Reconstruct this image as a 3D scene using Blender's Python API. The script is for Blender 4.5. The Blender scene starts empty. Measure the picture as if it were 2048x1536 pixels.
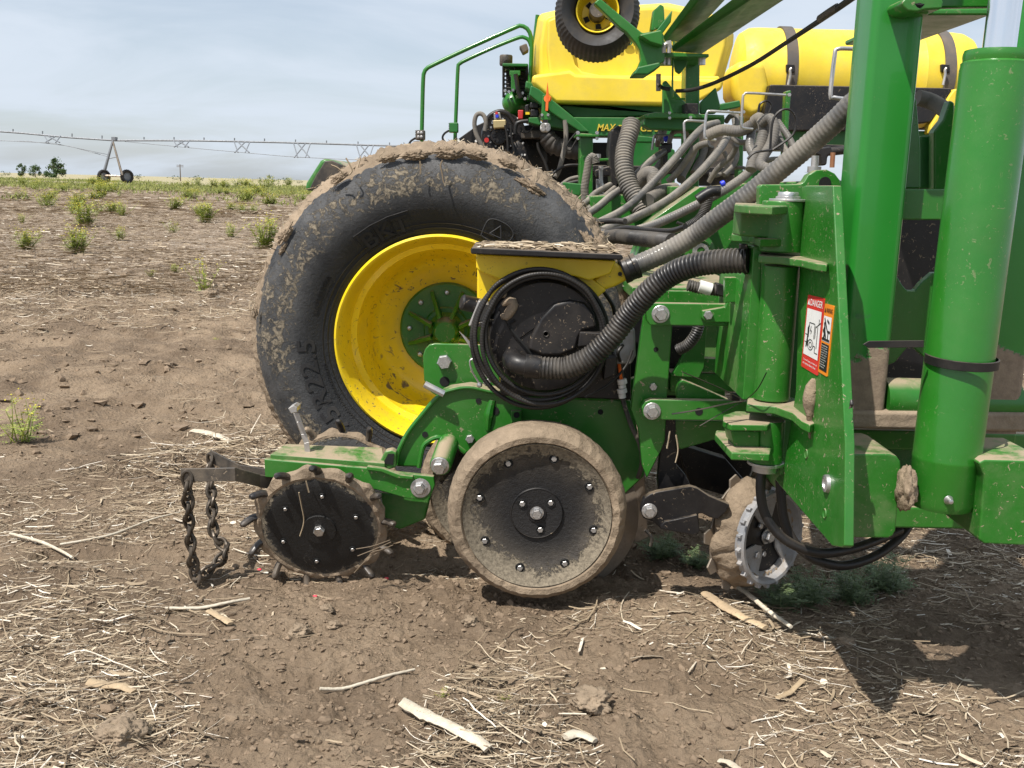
import bpy, bmesh, math, random
import numpy as np
from mathutils import Vector, Matrix, noise as mnoise
R_ = math.radians
rng = random.Random(7)
SC = bpy.context.scene
COL = SC.collection
# ------------------------------------------------------------------ camera
HC, F, PITCH, ROLL = 0.95, 2000.0, R_(11.23), R_(1.45)
cam = bpy.data.cameras.new("camera"); cam_ob = bpy.data.objects.new("camera", cam); COL.objects.link(cam_ob)
cam.sensor_width = 36; cam.lens = F / 2048 * 36; cam.clip_start = 0.05; cam.clip_end = 20000
CM = (Matrix.Rotation(math.pi/2 - PITCH, 3, 'X') @ Matrix.Rotation(ROLL, 3, 'Z'))
cam_ob.matrix_world = Matrix.Translation((0, 0, HC)) @ CM.to_4x4()
SC.camera = cam_ob
C0 = Vector((0, 0, HC))
def ray(px, py): return CM @ Vector(((px-1024)/F, -(py-768)/F, -1.0))
def P(px, py, Y): d = ray(px, py); return C0 + d*(Y/d.y)          # measured photo point at distance Y
def PX(px, py, X): d = ray(px, py); return C0 + d*(X/d.x)
def PZ(px, py, Z): d = ray(px, py); return C0 + d*((Z-HC)/d.z)
def G(px, py): return PZ(px, py, 0.0)
def mpp(p):                                                        # metres per photo pixel at a point
    return -((CM.transposed() @ (Vector(p)-C0)).z) / F
def zc(x0, y0, s): return lambda pts: [(x0+x/s, y0+y/s) for x, y in pts]
zB, zC, zD = zc(460, 660, 3.413), zc(860, 460, 4.655), zc(780, 760, 3.657)
zE, zF, zG = zc(340, 860, 3.938), zc(1240, 560, 5.12), zc(1240, 840, 4.267)
zH, zI, zJ = zc(1448, 340, 3.413), zc(800, 0, 3.793), zc(1240, 0, 3.793)
zK, zL, zM, zA = zc(1648, 0, 5.12), zc(1100, 200, 4.655), zc(1448, 740, 3.413), zc(460, 260, 3.413)
# ------------------------------------------------------------------ objects
W = {}
def empty(name, loc, parent=None):
    o = bpy.data.objects.new(name, None); COL.objects.link(o); o.empty_display_size = .05
    loc = Vector(loc)
    if parent: o.parent = parent; o.location = loc - W[parent.name]
    else: o.location = loc
    W[o.name] = loc; return o
def tag(o, label=None, cat=None, group=None, kind=None):
    if label: o['label'] = label
    if cat: o['category'] = cat
    if group: o['group'] = group
    if kind: o['kind'] = kind
    return o
def link_mesh(name, me, parent=None, origin=None):
    o = bpy.data.objects.new(name, me); COL.objects.link(o)
    pw = W[parent.name] if parent else Vector((0, 0, 0))
    org = Vector(origin) if origin is not None else pw
    if parent: o.parent = parent
    o.location = org - pw; W[o.name] = org
    return o
class MB:
    def __init__(s): s.bm = bmesh.new()
    def face(s, pts): return s.bm.faces.new([s.bm.verts.new(p) for p in pts])
    def loft(s, A, B, caps=True):                 # two matching loops joined by side faces
        a = [s.bm.verts.new(p) for p in A]; b = [s.bm.verts.new(p) for p in B]; n = len(a)
        if caps: s.bm.faces.new(a); s.bm.faces.new(b[::-1])
        for i in range(n): s.bm.faces.new((a[i], b[i], b[(i+1) % n], a[(i+1) % n]))
        return s
    def prism(s, pts, Y0, Y1):                    # outline facing the road side, real thickness Y0..Y1
        A = [P(x, y, Y0) for x, y in pts]; return s.loft(A, [Vector((p.x, Y1, p.z)) for p in A])
    def xprism(s, pts, X, t):
        A = [PX(x, y, X) for x, y in pts]; return s.loft(A, [p+Vector((t, 0, 0)) for p in A])
    def zprism(s, pts, Z, t):
        A = [PZ(x, y, Z) for x, y in pts]; return s.loft(A, [p-Vector((0, 0, t)) for p in A])
    def box(s, a, b):
        (x0, y0, z0), (x1, y1, z1) = a, b
        A = [Vector((x0, y0, z0)), Vector((x1, y0, z0)), Vector((x1, y0, z1)), Vector((x0, y0, z1))]
        return s.loft(A, [Vector((p.x, y1, p.z)) for p in A])
    def lathe(s, prof, n, M, closed=False, jit=None, caps=True):
        rows = []
        for (r, a) in prof:
            row = []
            for k in range(n):
                t = 2*math.pi*k/n; rr, aa = (r, a) if jit is None else jit(r, a, t)
                row.append(s.bm.verts.new(M @ Vector((rr*math.cos(t), rr*math.sin(t), aa))))
            rows.append(row)
        m = len(rows)
        for i in range(m if closed else m-1):
            A, B = rows[i], rows[(i+1) % m]
            for k in range(n): s.bm.faces.new((A[k], A[(k+1) % n], B[(k+1) % n], B[k]))
        if not closed and caps:
            for row in (rows[0], rows[-1]):
                try: s.bm.faces.new(row)
                except ValueError: pass
        return s
    def tube(s, pts, r, n=10, pitch=0, amp=0, step=None, cap=True, flat=None):
        P3, RR = smooth_path(pts, r, step if step else (pitch/4 if pitch else None))
        prev = None; rows = []
        for i, p in enumerate(P3):
            t = (P3[min(i+1, len(P3)-1)] - P3[max(i-1, 0)]).normalized()
            if prev is None:
                u = t.cross(Vector((0, 0, 1)))
                if u.length < .05: u = t.cross(Vector((1, 0, 0)))
            else: u = prev - t*prev.dot(t)
            u.normalize(); prev = u; v = t.cross(u)
            rad = RR[i]
            if pitch: rad *= 1 + amp*(0, 1, 1, -.6)[i % 4]
            row = []
            for k in range(n):
                a = 2*math.pi*k/n
                row.append(s.bm.verts.new(p + u*(rad*math.cos(a)) + v*(rad*(flat or 1)*math.sin(a))))
            rows.append(row)
        for A, B in zip(rows, rows[1:]):
            for k in range(n): s.bm.faces.new((A[k], A[(k+1) % n], B[(k+1) % n], B[k]))
        if cap: s.bm.faces.new(rows[0][::-1]); s.bm.faces.new(rows[-1])
        return s
    def add(s, verts, faces):
        vs = [s.bm.verts.new(v) for v in verts]
        for f in faces:
            try: s.bm.faces.new([vs[i] for i in f])
            except ValueError: pass
        return s
    def mesh(s, name, mat, ang=38, recalc=True):
        if recalc: bmesh.ops.recalc_face_normals(s.bm, faces=s.bm.faces)
        me = bpy.data.meshes.new(name); s.bm.to_mesh(me); s.bm.free()
        for m in (mat if isinstance(mat, (list, tuple)) else [mat]): me.materials.append(m)
        me.shade_smooth()
        if ang: me.set_sharp_from_angle(angle=R_(ang))
        return me
    def obj(s, name, mat, parent=None, bevel=0, origin=None, ang=38, recalc=True, seg=2):
        pw = Vector(origin) if origin is not None else (W[parent.name] if parent else Vector((0, 0, 0)))
        bmesh.ops.translate(s.bm, verts=s.bm.verts, vec=-pw)
        o = link_mesh(name, s.mesh(name, mat, ang, recalc), parent, pw)
        if bevel:
            b = o.modifiers.new("edge_round", 'BEVEL'); b.width = bevel; b.segments = seg
            b.limit_method = 'ANGLE'; b.angle_limit = R_(40); b.harden_normals = True
        return o
def smooth_path(pts, r, step=None):
    pts = [Vector(p) for p in pts]; n = len(pts)
    rs = list(r) if isinstance(r, (list, tuple)) else [r]*n
    if n == 2: dense = [(pts[0].lerp(pts[1], t/8), rs[0]+(rs[1]-rs[0])*t/8) for t in range(9)]
    else:
        dense = []
        for i in range(n-1):
            p0, p1, p2, p3 = pts[max(i-1, 0)], pts[i], pts[i+1], pts[min(i+2, n-1)]
            for k in range(16):
                t = k/16; t2, t3 = t*t, t*t*t
                dense.append((.5*((2*p1)+(p2-p0)*t+(2*p0-5*p1+4*p2-p3)*t2+(3*p1-p0-3*p2+p3)*t3), rs[i]+(rs[i+1]-rs[i])*t))
        dense.append((pts[-1], rs[-1]))
    L = [0]
    for a, b in zip(dense, dense[1:]): L.append(L[-1]+(b[0]-a[0]).length)
    step = step or max(sum(rs)/n*.7, L[-1]/60)
    m = max(2, int(L[-1]/step)); out, ro, j = [], [], 0
    for i in range(m+1):
        s = L[-1]*i/m
        while j < len(L)-2 and L[j+1] < s: j += 1
        t = (s-L[j])/max(L[j+1]-L[j], 1e-9)
        out.append(dense[j][0].lerp(dense[j+1][0], t)); ro.append(dense[j][1]+(dense[j+1][1]-dense[j][1])*t)
    return out, ro
def frame(c, n=(0, -1, 0), up=(0, 0, 1)):         # local z looks along n, local y roughly up
    z = Vector(n).normalized(); x = Vector(up).cross(z).normalized(); y = z.cross(x)
    M = Matrix((x, y, z)).transposed().to_4x4(); M.translation = Vector(c); return M
def pp(pts, Y): return [P(x, y, Y) for x, y in pts]
def pp3(pts): return [P(x, y, Y) for x, y, Y in pts]
def circ(cx, cy, r, a0=0, a1=360, n=24, ry=None):
    return [(cx+r*math.cos(R_(a0+(a1-a0)*i/n)), cy-(ry or r)*math.sin(R_(a0+(a1-a0)*i/n))) for i in range(n+(a1-a0 < 360))]
# ------------------------------------------------------------------ text
def text_geo(s, extrude=0.0, shear=0.0, bold=0.0):
    cu = bpy.data.curves.new("writing", 'FONT'); cu.body = s; cu.extrude = extrude; cu.shear = shear; cu.offset = bold
    cu.resolution_u = 4
    o = bpy.data.objects.new("writing", cu); COL.objects.link(o)
    dg = bpy.context.evaluated_depsgraph_get(); dg.update()
    me = bpy.data.meshes.new_from_object(o.evaluated_get(dg))
    v = [Vector(x.co) for x in me.vertices]; f = [tuple(p.vertices) for p in me.polygons]
    bpy.data.objects.remove(o); bpy.data.curves.remove(cu); bpy.data.meshes.remove(me)
    return v, f
def fit01(v):
    x0, x1 = min(p.x for p in v), max(p.x for p in v); y0, y1 = min(p.y for p in v), max(p.y for p in v)
    return [Vector(((p.x-x0)/(x1-x0), (p.y-y0)/(y1-y0), p.z)) for p in v]
# ------------------------------------------------------------------ materials
class N:
    def __init__(s, name):
        s.m = bpy.data.materials.new(name); s.m.use_nodes = True; s.t = s.m.node_tree; s.t.nodes.clear()
        s.out = s.n('ShaderNodeOutputMaterial'); s.b = s.n('ShaderNodeBsdfPrincipled'); s.l(s.b, 0, s.out, 0)
        s.tc = s.n('ShaderNodeTexCoord')
    def n(s, t, **k):
        x = s.t.nodes.new(t)
        for a, b in k.items(): setattr(x, a, b)
        return x
    def l(s, a, ai, b, bi): s.t.links.new(a.outputs[ai], b.inputs[bi])
    def put(s, sock, v):
        if isinstance(v, tuple) and hasattr(v[0], 'outputs'): s.t.links.new(v[0].outputs[v[1]], sock)
        else: sock.default_value = v
    def noise(s, scale, detail=4, rough=.6, dist=0, vec=None, w=None):
        x = s.n('ShaderNodeTexNoise'); x.inputs['Scale'].default_value = scale; x.inputs['Detail'].default_value = detail
        x.inputs['Roughness'].default_value = rough; x.inputs['Distortion'].default_value = dist
        s.put(x.inputs['Vector'], vec or (s.tc, 'Object')); return (x, 0)
    def math(s, op, a, b=0.0, c=None):
        x = s.n('ShaderNodeMath', operation=op); x.use_clamp = False
        s.put(x.inputs[0], a); s.put(x.inputs[1], b)
        if c is not None: s.put(x.inputs[2], c)
        return (x, 0)
    def ramp(s, v, lo, hi, a=0.0, b=1.0):
        x = s.n('ShaderNodeMapRange', interpolation_type='SMOOTHSTEP'); s.put(x.inputs[0], v)
        x.inputs[1].default_value = lo; x.inputs[2].default_value = hi; s.put(x.inputs[3], a); s.put(x.inputs[4], b); return (x, 0)
    def mix(s, f, a, b):
        x = s.n('ShaderNodeMix', data_type='RGBA'); s.put(x.inputs[0], f)
        s.put(x.inputs[6], (*a, 1) if isinstance(a, tuple) and not hasattr(a[0], 'outputs') else a)
        s.put(x.inputs[7], (*b, 1) if isinstance(b, tuple) and not hasattr(b[0], 'outputs') else b); return (x, 2)
    def xyz(s, v):
        x = s.n('ShaderNodeSeparateXYZ'); s.put(x.inputs[0], v); return x
    def bump(s, h, strength=.3, dist=.01, prev=None):
        x = s.n('ShaderNodeBump'); x.inputs['Strength'].default_value = strength; x.inputs['Distance'].default_value = dist
        s.put(x.inputs['Height'], h)
        if prev: s.t.links.new(prev[0].outputs[0], x.inputs['Normal'])
        return (x, 0)
    def set(s, **k):
        for a, v in k.items(): s.put(s.b.inputs[a.replace('_', ' ')], (*v, 1) if isinstance(v, tuple) and len(v) == 3 and not hasattr(v[0], 'outputs') else v)
        return s.m
SOIL = (.265, .205, .145)
DUST = (.33, .255, .175)
def paint(name, col, rough=.35, metal=0.0, dust=.0, top=.0, speck=.0, coat=.0, bump=.0, var=.12, dcol=DUST, bs=60, spec=.5, scratch=0):
    k = N(name)
    n1 = k.noise(3.2, 5, .6)
    c = k.mix(k.ramp(n1, .3, .7), tuple(x*(1-var) for x in col), tuple(min(1, x*(1+var)) for x in col))
    r = k.ramp(k.noise(14, 6, .7), .3, .75, rough*.8, rough*1.35)
    masks = []
    if dust: masks.append(k.math('MULTIPLY', k.ramp(k.noise(7, 8, .72), .38, .72), dust))
    if top:
        g = k.n('ShaderNodeNewGeometry'); z = k.xyz((g, 'Normal'))
        up = k.ramp((z, 2), .55, .95)
        masks.append(k.math('MULTIPLY', k.math('MULTIPLY', up, k.ramp(k.noise(11, 8, .7), .34, .56)), top))
    if speck:
        blot = k.ramp(k.noise(5, 3, .5), .38, .6)
        sp = k.math('MAXIMUM', k.ramp(k.noise(95, 4, .65, 1.2), .625, .665), k.ramp(k.noise(38, 5, .7, .8), .665, .69))
        masks.append(k.math('MULTIPLY', k.math('MULTIPLY', sp, blot), speck))
    if scratch:
        mp = k.n('ShaderNodeMapping'); mp.inputs['Scale'].default_value = (9, 9, 1.2); mp.inputs['Rotation'].default_value = (.25, .12, 0); k.l(k.tc, 'Object', mp, 'Vector')
        masks.append(k.math('MULTIPLY', k.math('MULTIPLY', k.ramp(k.noise(14, 5, .75, .3, (mp, 0)), .62, .7), k.ramp(k.noise(4, 4, .6), .5, .68)), scratch))
    m = None
    for x in masks: m = x if m is None else k.math('MAXIMUM', m, x)
    if m is not None:
        c = k.mix(m, c, dcol); r = k.math('ADD', r, k.math('MULTIPLY', m, .45))
        metal_ = k.math('MULTIPLY', k.math('SUBTRACT', 1.0, m), metal) if metal else 0.0
    else: metal_ = metal
    nm = {}
    if bump or speck:
        h = k.noise(bs, 5, .6)
        if m is not None: h = k.math('ADD', h, k.math('MULTIPLY', m, 1.5))
        nm['Normal'] = k.bump(h, max(bump, .12), .0025)
    return k.set(Base_Color=c, Roughness=r, Metallic=metal_, Coat_Weight=coat, Coat_Roughness=.12, Specular_IOR_Level=spec, **nm)
GREEN = (.017, .152, .012)
M = {}
M['green'] = paint('green_paint', GREEN, .36, top=.9, speck=1, dust=.07, coat=.25, var=.1, scratch=.35)
M['green_clean'] = paint('clean_green_paint', (.019, .158, .013), .34, dust=.03, speck=.35, coat=.3, var=.1, scratch=.7)
M['green_dusty'] = paint('dusty_green_paint', GREEN, .42, top=.95, dust=.28, speck=1, coat=.1)
M['green_far'] = paint('distant_green_paint', (.014, .13, .022), .42, dust=.05, top=.3, var=.1)
M['yellow'] = paint('yellow_paint', (.83, .6, .012), .4, speck=.9, dust=.1, top=.8, coat=.2, var=.05, dcol=(.16, .11, .06))
M['tank_yellow'] = paint('yellow_tank_plastic', (.84, .625, .045), .5, dust=.25, top=.3, var=.09, bump=.08, bs=200, scratch=.25, dcol=(.42, .34, .16))
M['black'] = paint('black_plastic', (.009, .009, .0105), .45, dust=.07, speck=.9, var=.2, bump=.08, bs=120, spec=.4)
M['black_clean'] = paint('black_steel_paint', (.009, .009, .0105), .4, dust=.04, top=.4, speck=.7, var=.2, spec=.4)
M['rubber_hose'] = paint('black_hose_rubber', (.011, .011, .0115), .45, dust=.05, top=.15, var=.2, spec=.4)
M['corrugated'] = paint('black_corrugated_hose', (.013, .013, .014), .45, dust=.5, top=.5, var=.25, dcol=(.17, .148, .12))
M['grey_hose'] = paint('dusty_grey_hose', (.1, .093, .084), .65, dust=.85, top=.95, var=.2, dcol=(.27, .24, .198), bump=.2, bs=40)
M['clear_hose'] = paint('smoky_grey_hose', (.075, .073, .07), .4, dust=.7, top=.95, var=.3, coat=.2, dcol=(.28, .25, .208))
M['zinc'] = paint('zinc_plated_steel', (.52, .525, .53), .36, 1.0, dust=.42, speck=.8, var=.15)
M['chrome'] = paint('chromed_rod', (.86, .87, .9), .12, 1.0, dust=.05, var=.03)
M['steel'] = paint('worn_disc_steel', (.3, .26, .215), .42, .75, dust=.8, speck=1, var=.25, dcol=(.2, .15, .105))
M['silver'] = paint('silver_paint', (.34, .35, .37), .5, .45, dust=.8, speck=1, var=.2, dcol=(.27, .22, .165))
M['chain'] = paint('dark_chain_steel', (.085, .07, .055), .42, .7, dust=.55, speck=.6, var=.3, dcol=(.13, .1, .07))
M['brownblack'] = paint('dull_black_bar', (.035, .033, .031), .5, .1, dust=.4, speck=1, var=.3)
M['white'] = paint('white_plastic', (.75, .75, .73), .4, dust=.15)
M['red'] = paint('red_plastic', (.5, .02, .02), .4, dust=.1)
M['orange'] = paint('orange_plastic', (.85, .16, .02), .4, dust=.1)
M['blue'] = paint('blue_plastic', (.02, .04, .6), .4, dust=.05)
M['tan'] = paint('anodised_block', (.5, .4, .2), .45, .4, dust=.1)
M['grey_box'] = paint('grey_cast_box', (.3, .3, .3), .42, .5, dust=.35, speck=.6)
M['webbing'] = paint('grey_strap_webbing', (.08, .072, .066), .8, dust=.3)
M['hole'] = paint('dark_hole', (.004, .004, .004), .8)  # near-black that paints the dark inside holes, slots and recesses
M['sign_red'] = paint('sign_red', (.62, .03, .025), .45, speck=.3)
M['sign_white'] = paint('sign_white', (.8, .8, .78), .45, speck=.5)
M['sign_orange'] = paint('sign_orange', (.8, .25, .015), .45, speck=.3)
M['sign_black'] = paint('sign_black', (.012, .012, .012), .5)
M['gold'] = paint('gold_lettering', (.62, .47, .05), .5)
M['logo_green'] = paint('green_lettering', (.02, .13, .03), .5)
M['galv'] = paint('galvanised_pipe', (.2, .215, .235), .6, .2)
M['pink'] = paint('pink_seed_coat', (.8, .06, .1), .5)
def mud_mat(name, col=SOIL, strength=.9):
    k = N(name)
    a = k.noise(9, 8, .7); b = k.noise(60, 6, .7); v = k.n('ShaderNodeTexVoronoi'); v.inputs['Scale'].default_value = 45
    k.l(k.tc, 'Object', v, 'Vector')
    c = k.mix(k.ramp(a, .3, .7), tuple(x*.75 for x in col), tuple(x*1.25 for x in col))
    c = k.mix(k.math('MULTIPLY', k.ramp(b, .55, .75), .5), c, tuple(x*1.5 for x in col))
    h = k.math('ADD', k.math('MULTIPLY', b, .7), k.math('MULTIPLY', (v, 0), .5))
    return k.set(Base_Color=c, Roughness=.95, Specular_IOR_Level=.15, Normal=k.bump(h, strength, .01))
M['mud'] = mud_mat('caked_mud')
M['mud_fine'] = mud_mat('packed_mud', (.28, .22, .16), .5)
def rubber_mud(name, R, lo, hi, amount, edge, col=(.017, .017, .018), outer=1.0, fs=22, filmk=.55, filmc=(.135, .135, .135)):   # mud splashed over a wheel, thicker towards its rim
    k = N(name)
    s = k.xyz((k.tc, 'Object')); r = k.math('SQRT', k.math('ADD', k.math('POWER', (s, 0), 2.0), k.math('POWER', (s, 2), 2.0)))
    rr = k.math('DIVIDE', r, R)
    zone = k.ramp(rr, lo, hi)
    if outer < 1: zone = k.math('MULTIPLY', zone, k.ramp(rr, hi+.01, hi+.12, 1.0, outer))
    n1 = k.noise(fs, 10, .8, 1.2); n2 = k.noise(5, 4, .6); n3 = k.noise(130, 6, .75)
    th = k.math('SUBTRACT', edge, k.math('MULTIPLY', zone, amount))
    mix_n = k.math('ADD', k.math('MULTIPLY', n1, .72), k.math('ADD', k.math('MULTIPLY', n2, .3), k.math('MULTIPLY', n3, .16)))
    d = k.math('SUBTRACT', mix_n, th)
    m = k.ramp(d, 0.0, .045)
    film = k.ramp(k.noise(7, 8, .75), .3, .75, .1, 1.0)
    base = k.mix(k.math('MULTIPLY', film, k.ramp(rr, lo, hi, .06, filmk)), col, filmc)
    c = k.mix(m, base, k.mix(k.ramp(n3, .35, .65), (.135, .114, .084), (.26, .22, .162)))
    return k.set(Base_Color=c, Roughness=k.math('ADD', .5, k.math('MULTIPLY', m, .42)), Specular_IOR_Level=.35,
                 Normal=k.bump(k.math('ADD', k.math('MULTIPLY', m, .8), k.math('MULTIPLY', n3, .6)), .7, .007))
# ------------------------------------------------------------------ numpy value noise
def _h(ix, iy, seed):
    n = (ix.astype(np.int64)*374761393 + iy.astype(np.int64)*668265263 + seed*974634777) & 0x7fffffff
    n = ((n ^ (n >> 13))*1274126177) & 0x7fffffff
    return ((n ^ (n >> 16)) & 0xffff)/65535.0
def vn(x, y, seed=0):
    x = np.asarray(x, float); y = np.asarray(y, float)
    ix, iy = np.floor(x), np.floor(y); fx, fy = x-ix, y-iy
    fx = fx*fx*(3-2*fx); fy = fy*fy*(3-2*fy)
    a, b = _h(ix, iy, seed), _h(ix+1, iy, seed); c, d = _h(ix, iy+1, seed), _h(ix+1, iy+1, seed)
    return (a*(1-fx)+b*fx)*(1-fy)+(c*(1-fx)+d*fx)*fy
def fbm(x, y, o=4, seed=0, g=.5):
    s, a, t = 0, 1, 0
    for i in range(o): s = s+a*vn(x*2**i+17.3*i, y*2**i+9.1*i, seed+i); t += a; a *= g
    return s/t
# ------------------------------------------------------------------ bolts
def _bolt_mesh(name, mat, washer=True, h=.75):
    b = MB(); Mx = frame((0, 0, 0))
    if washer: b.lathe([(0.001, 0), (1, 0), (1, .13), (.95, .17), (.001, .17)], 24, Mx)
    pts = [(math.cos(R_(60*i+10))*.72, math.sin(R_(60*i+10))*.72) for i in range(6)]
    f = .17 if washer else 0
    if not washer: pts = [(x/.72, y/.72) for x, y in pts]; h = h*1.2
    A = [Mx @ Vector((x, y, f)) for x, y in pts]; B = [Mx @ Vector((x, y, f+h*.8)) for x, y in pts]
    b.loft(A, B, caps=False)
    Cc = [Mx @ Vector((x*.86, y*.86, f+h)) for x, y in pts]
    vb = [b.bm.verts.new(p) for p in B]; vc = [b.bm.verts.new(p) for p in Cc]
    for i in range(6): b.bm.faces.new((vb[i], vb[(i+1) % 6], vc[(i+1) % 6], vc[i]))
    b.bm.faces.new(vc)
    return b.mesh(name, mat, 30)
BOLT = {'flange': _bolt_mesh('bolt', M['zinc']), 'hex': _bolt_mesh('bolt', M['zinc'], False)}
def bolt(parent, px, py, Y, rpx, kind='flange', name='bolt', at=None, n=None, r=None, stick=1.0):
    p = Vector(at) if at is not None else P(px, py, Y)
    o = bpy.data.objects.new(name, BOLT[kind]); COL.objects.link(o); o.parent = parent
    o.location = p - W[parent.name]; rr = r or rpx*mpp(p)
    if n is not None: o.rotation_mode = 'QUATERNION'; o.rotation_quaternion = Vector((0, -1, 0)).rotation_difference(Vector(n))
    o.scale = (rr, rr*stick, rr); W[o.name] = p
    return o
HOLE_ME = MB().lathe([(.001, .02), (.86, .02), (.9, .06), (1.05, .06), (1.12, 0)], 20, frame((0, 0, 0))).mesh('bolt_hole', M['hole'])  # black disc on the surface stands in for the shade inside a hole
def hole(parent, px, py, Y, rpx):
    p = P(px, py, Y); o = bpy.data.objects.new('bolt_hole', HOLE_ME); COL.objects.link(o); o.parent = parent
    o.location = p-W[parent.name]; rr = rpx*mpp(p); o.scale = (rr, rr*.3, rr); W[o.name] = p
    return o
# ================================================================== FIELD
def g2(px, py): p = G(px, py); return p.x, p.y
# (px, py, radius m, weight): where the residue lies thick (+) or the soil is bare (-)
BLOBS = [(120, 1400, .34, .95), (60, 1250, .25, .4), (290, 1470, .2, .6), (200, 1190, .3, .45), (450, 1010, .32, .75), (400, 930, .3, .55), (520, 900, .35, .6),
         (980, 1400, .2, .7), (1100, 1450, .18, .6), (900, 1480, .14, .6), (1480, 1240, .16, .6), (1620, 1300, .25, .4), (1850, 1460, .28, .55), (1700, 1200, .3, .3),
         (1950, 1130, .3, .5), (60, 1040, .2, .3), (880, 1190, .16, .25), (60, 620, 1.2, .35), (330, 600, 1.3, .4), (200, 1010, .4, -.2), (120, 1130, .3, -.2), (1150, 1250, .15, .2), (1330, 1240, .15, .2),
         (700, 1330, .3, -.9), (620, 1450, .24, -.8), (1270, 1380, .2, -.8), (1230, 1480, .14, -.8), (300, 700, 1.1, -.75), (120, 760, .8, -.6), (420, 770, .7, -.6),
         (250, 880, .4, -.5), (330, 1100, .2, -.4), (720, 1170, .2, -.4), (1400, 1180, .2, -.3), (1850, 1250, .35, -.35)]
BL = [(*g2(a, b), r, w) for a, b, r, w in BLOBS]
def density(x, y):
    x = np.asarray(x, float); y = np.asarray(y, float)
    d = .17 + 1.0*(fbm(x*2.1, y*3.4, 4, 3)-.5)+.5*np.clip(fbm(x*5, y*7, 3, 13)-.56, 0, 1)*4
    for bx, by, r, w in BL: d = d + w*np.exp(-((x-bx)**2+(y-by)**2)/(r*r))
    far = np.clip((y-5.5)/3, 0, 1)
    d = d*(1-far) + far*(.62+1.5*(fbm(x*.9, y*1.5, 4, 8)-.5))
    return np.clip(d, .015, 1)
def gh(x, y):
    x = np.asarray(x, float); y = np.asarray(y, float)
    near = 1/(1+(np.maximum(y, 0)/9)**2)
    h = .05*(fbm(x*.5, y*.5, 3, 1)-.5) + .045*(fbm(x*2.2, y*3.4, 4, 2)-.5)*(.3+.7*near)
    c = fbm(x*9, y*9, 5, 4, .62)
    rough = .35+.65*np.clip(fbm(x*1.3, y*1.8, 3, 5)*2-.6, 0, 1)
    h = h + (.034*(c-.5)+.022*np.maximum(0, fbm(x*22, y*22, 3, 6)-.56)*2.2)*rough*(.25+.75*near)
    bl = 1-np.abs(2*fbm(x*7, y*8.5, 4, 23, .6)-1); h = h + (.03*(bl-.75))*(.3+.7*rough)*(.35+.65*near)
    mid = np.clip((y-2.6)/2, 0, 1)*np.exp(-((y-6)/9)**2); h = h + mid*(.10*(fbm(x*3.1, y*3.6, 4, 33, .62)-.5)+.06*(fbm(x*8, y*7, 3, 43, .65)-.5))
    h = h + .02*(fbm(x*38, y*38, 4, 16, .68)-.5)*near*(.55+.45*rough)
    # furrow left by the row unit and the flattened wheel lane behind the machine
    h = h - .028*np.exp(-((y-2.42)/.06)**2)*(x < .3)*(x > -1.2) + .022*np.exp(-((y-2.3)/.05)**2)*(x < -.55)
    # seed furrow ridge of the last pass
    h = h + .03*np.exp(-((y-3.3-.05*x)/.12)**2)*np.clip((-.6-x)*2, 0, 1)
    # far field rises a touch
    return h - .012
def ground():
    ys = np.concatenate([np.linspace(-30, 1.25, 24), np.arange(1.262, 3.4, .006), 3.4*1.0052**np.arange(0, 360), 22.1*1.03**np.arange(0, 190)])
    xh = np.concatenate([np.arange(0, 1.35, .0068), 1.35*1.0105**np.arange(0, 190), 9.9*1.05**np.arange(0, 135)])
    xs = np.concatenate([-xh[:0:-1], xh])
    X, Y = np.meshgrid(xs, ys); Z = gh(X, Y)
    nx, ny = len(xs), len(ys)
    v = np.stack([X, Y, Z], -1).reshape(-1, 3)
    i = np.arange(nx-1)[None, :]+nx*np.arange(ny-1)[:, None]
    f = np.stack([i, i+1, i+1+nx, i+nx], -1).reshape(-1, 4)
    return v, f
def np_mesh(name, v, f, mat, smooth=True, k=None):
    me = bpy.data.meshes.new(name); f = np.asarray(f); k = f.shape[1]
    me.vertices.add(len(v)); me.vertices.foreach_set('co', np.asarray(v, np.float32).ravel())
    me.loops.add(f.size); me.loops.foreach_set('vertex_index', f.astype(np.int32).ravel())
    me.polygons.add(len(f)); me.polygons.foreach_set('loop_start', np.arange(0, f.size, k, dtype=np.int32))
    me.polygons.foreach_set('use_smooth', np.full(len(f), smooth))
    me.update(calc_edges=True)
    for m in (mat if isinstance(mat, list) else [mat]): me.materials.append(m)
    return me
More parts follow.
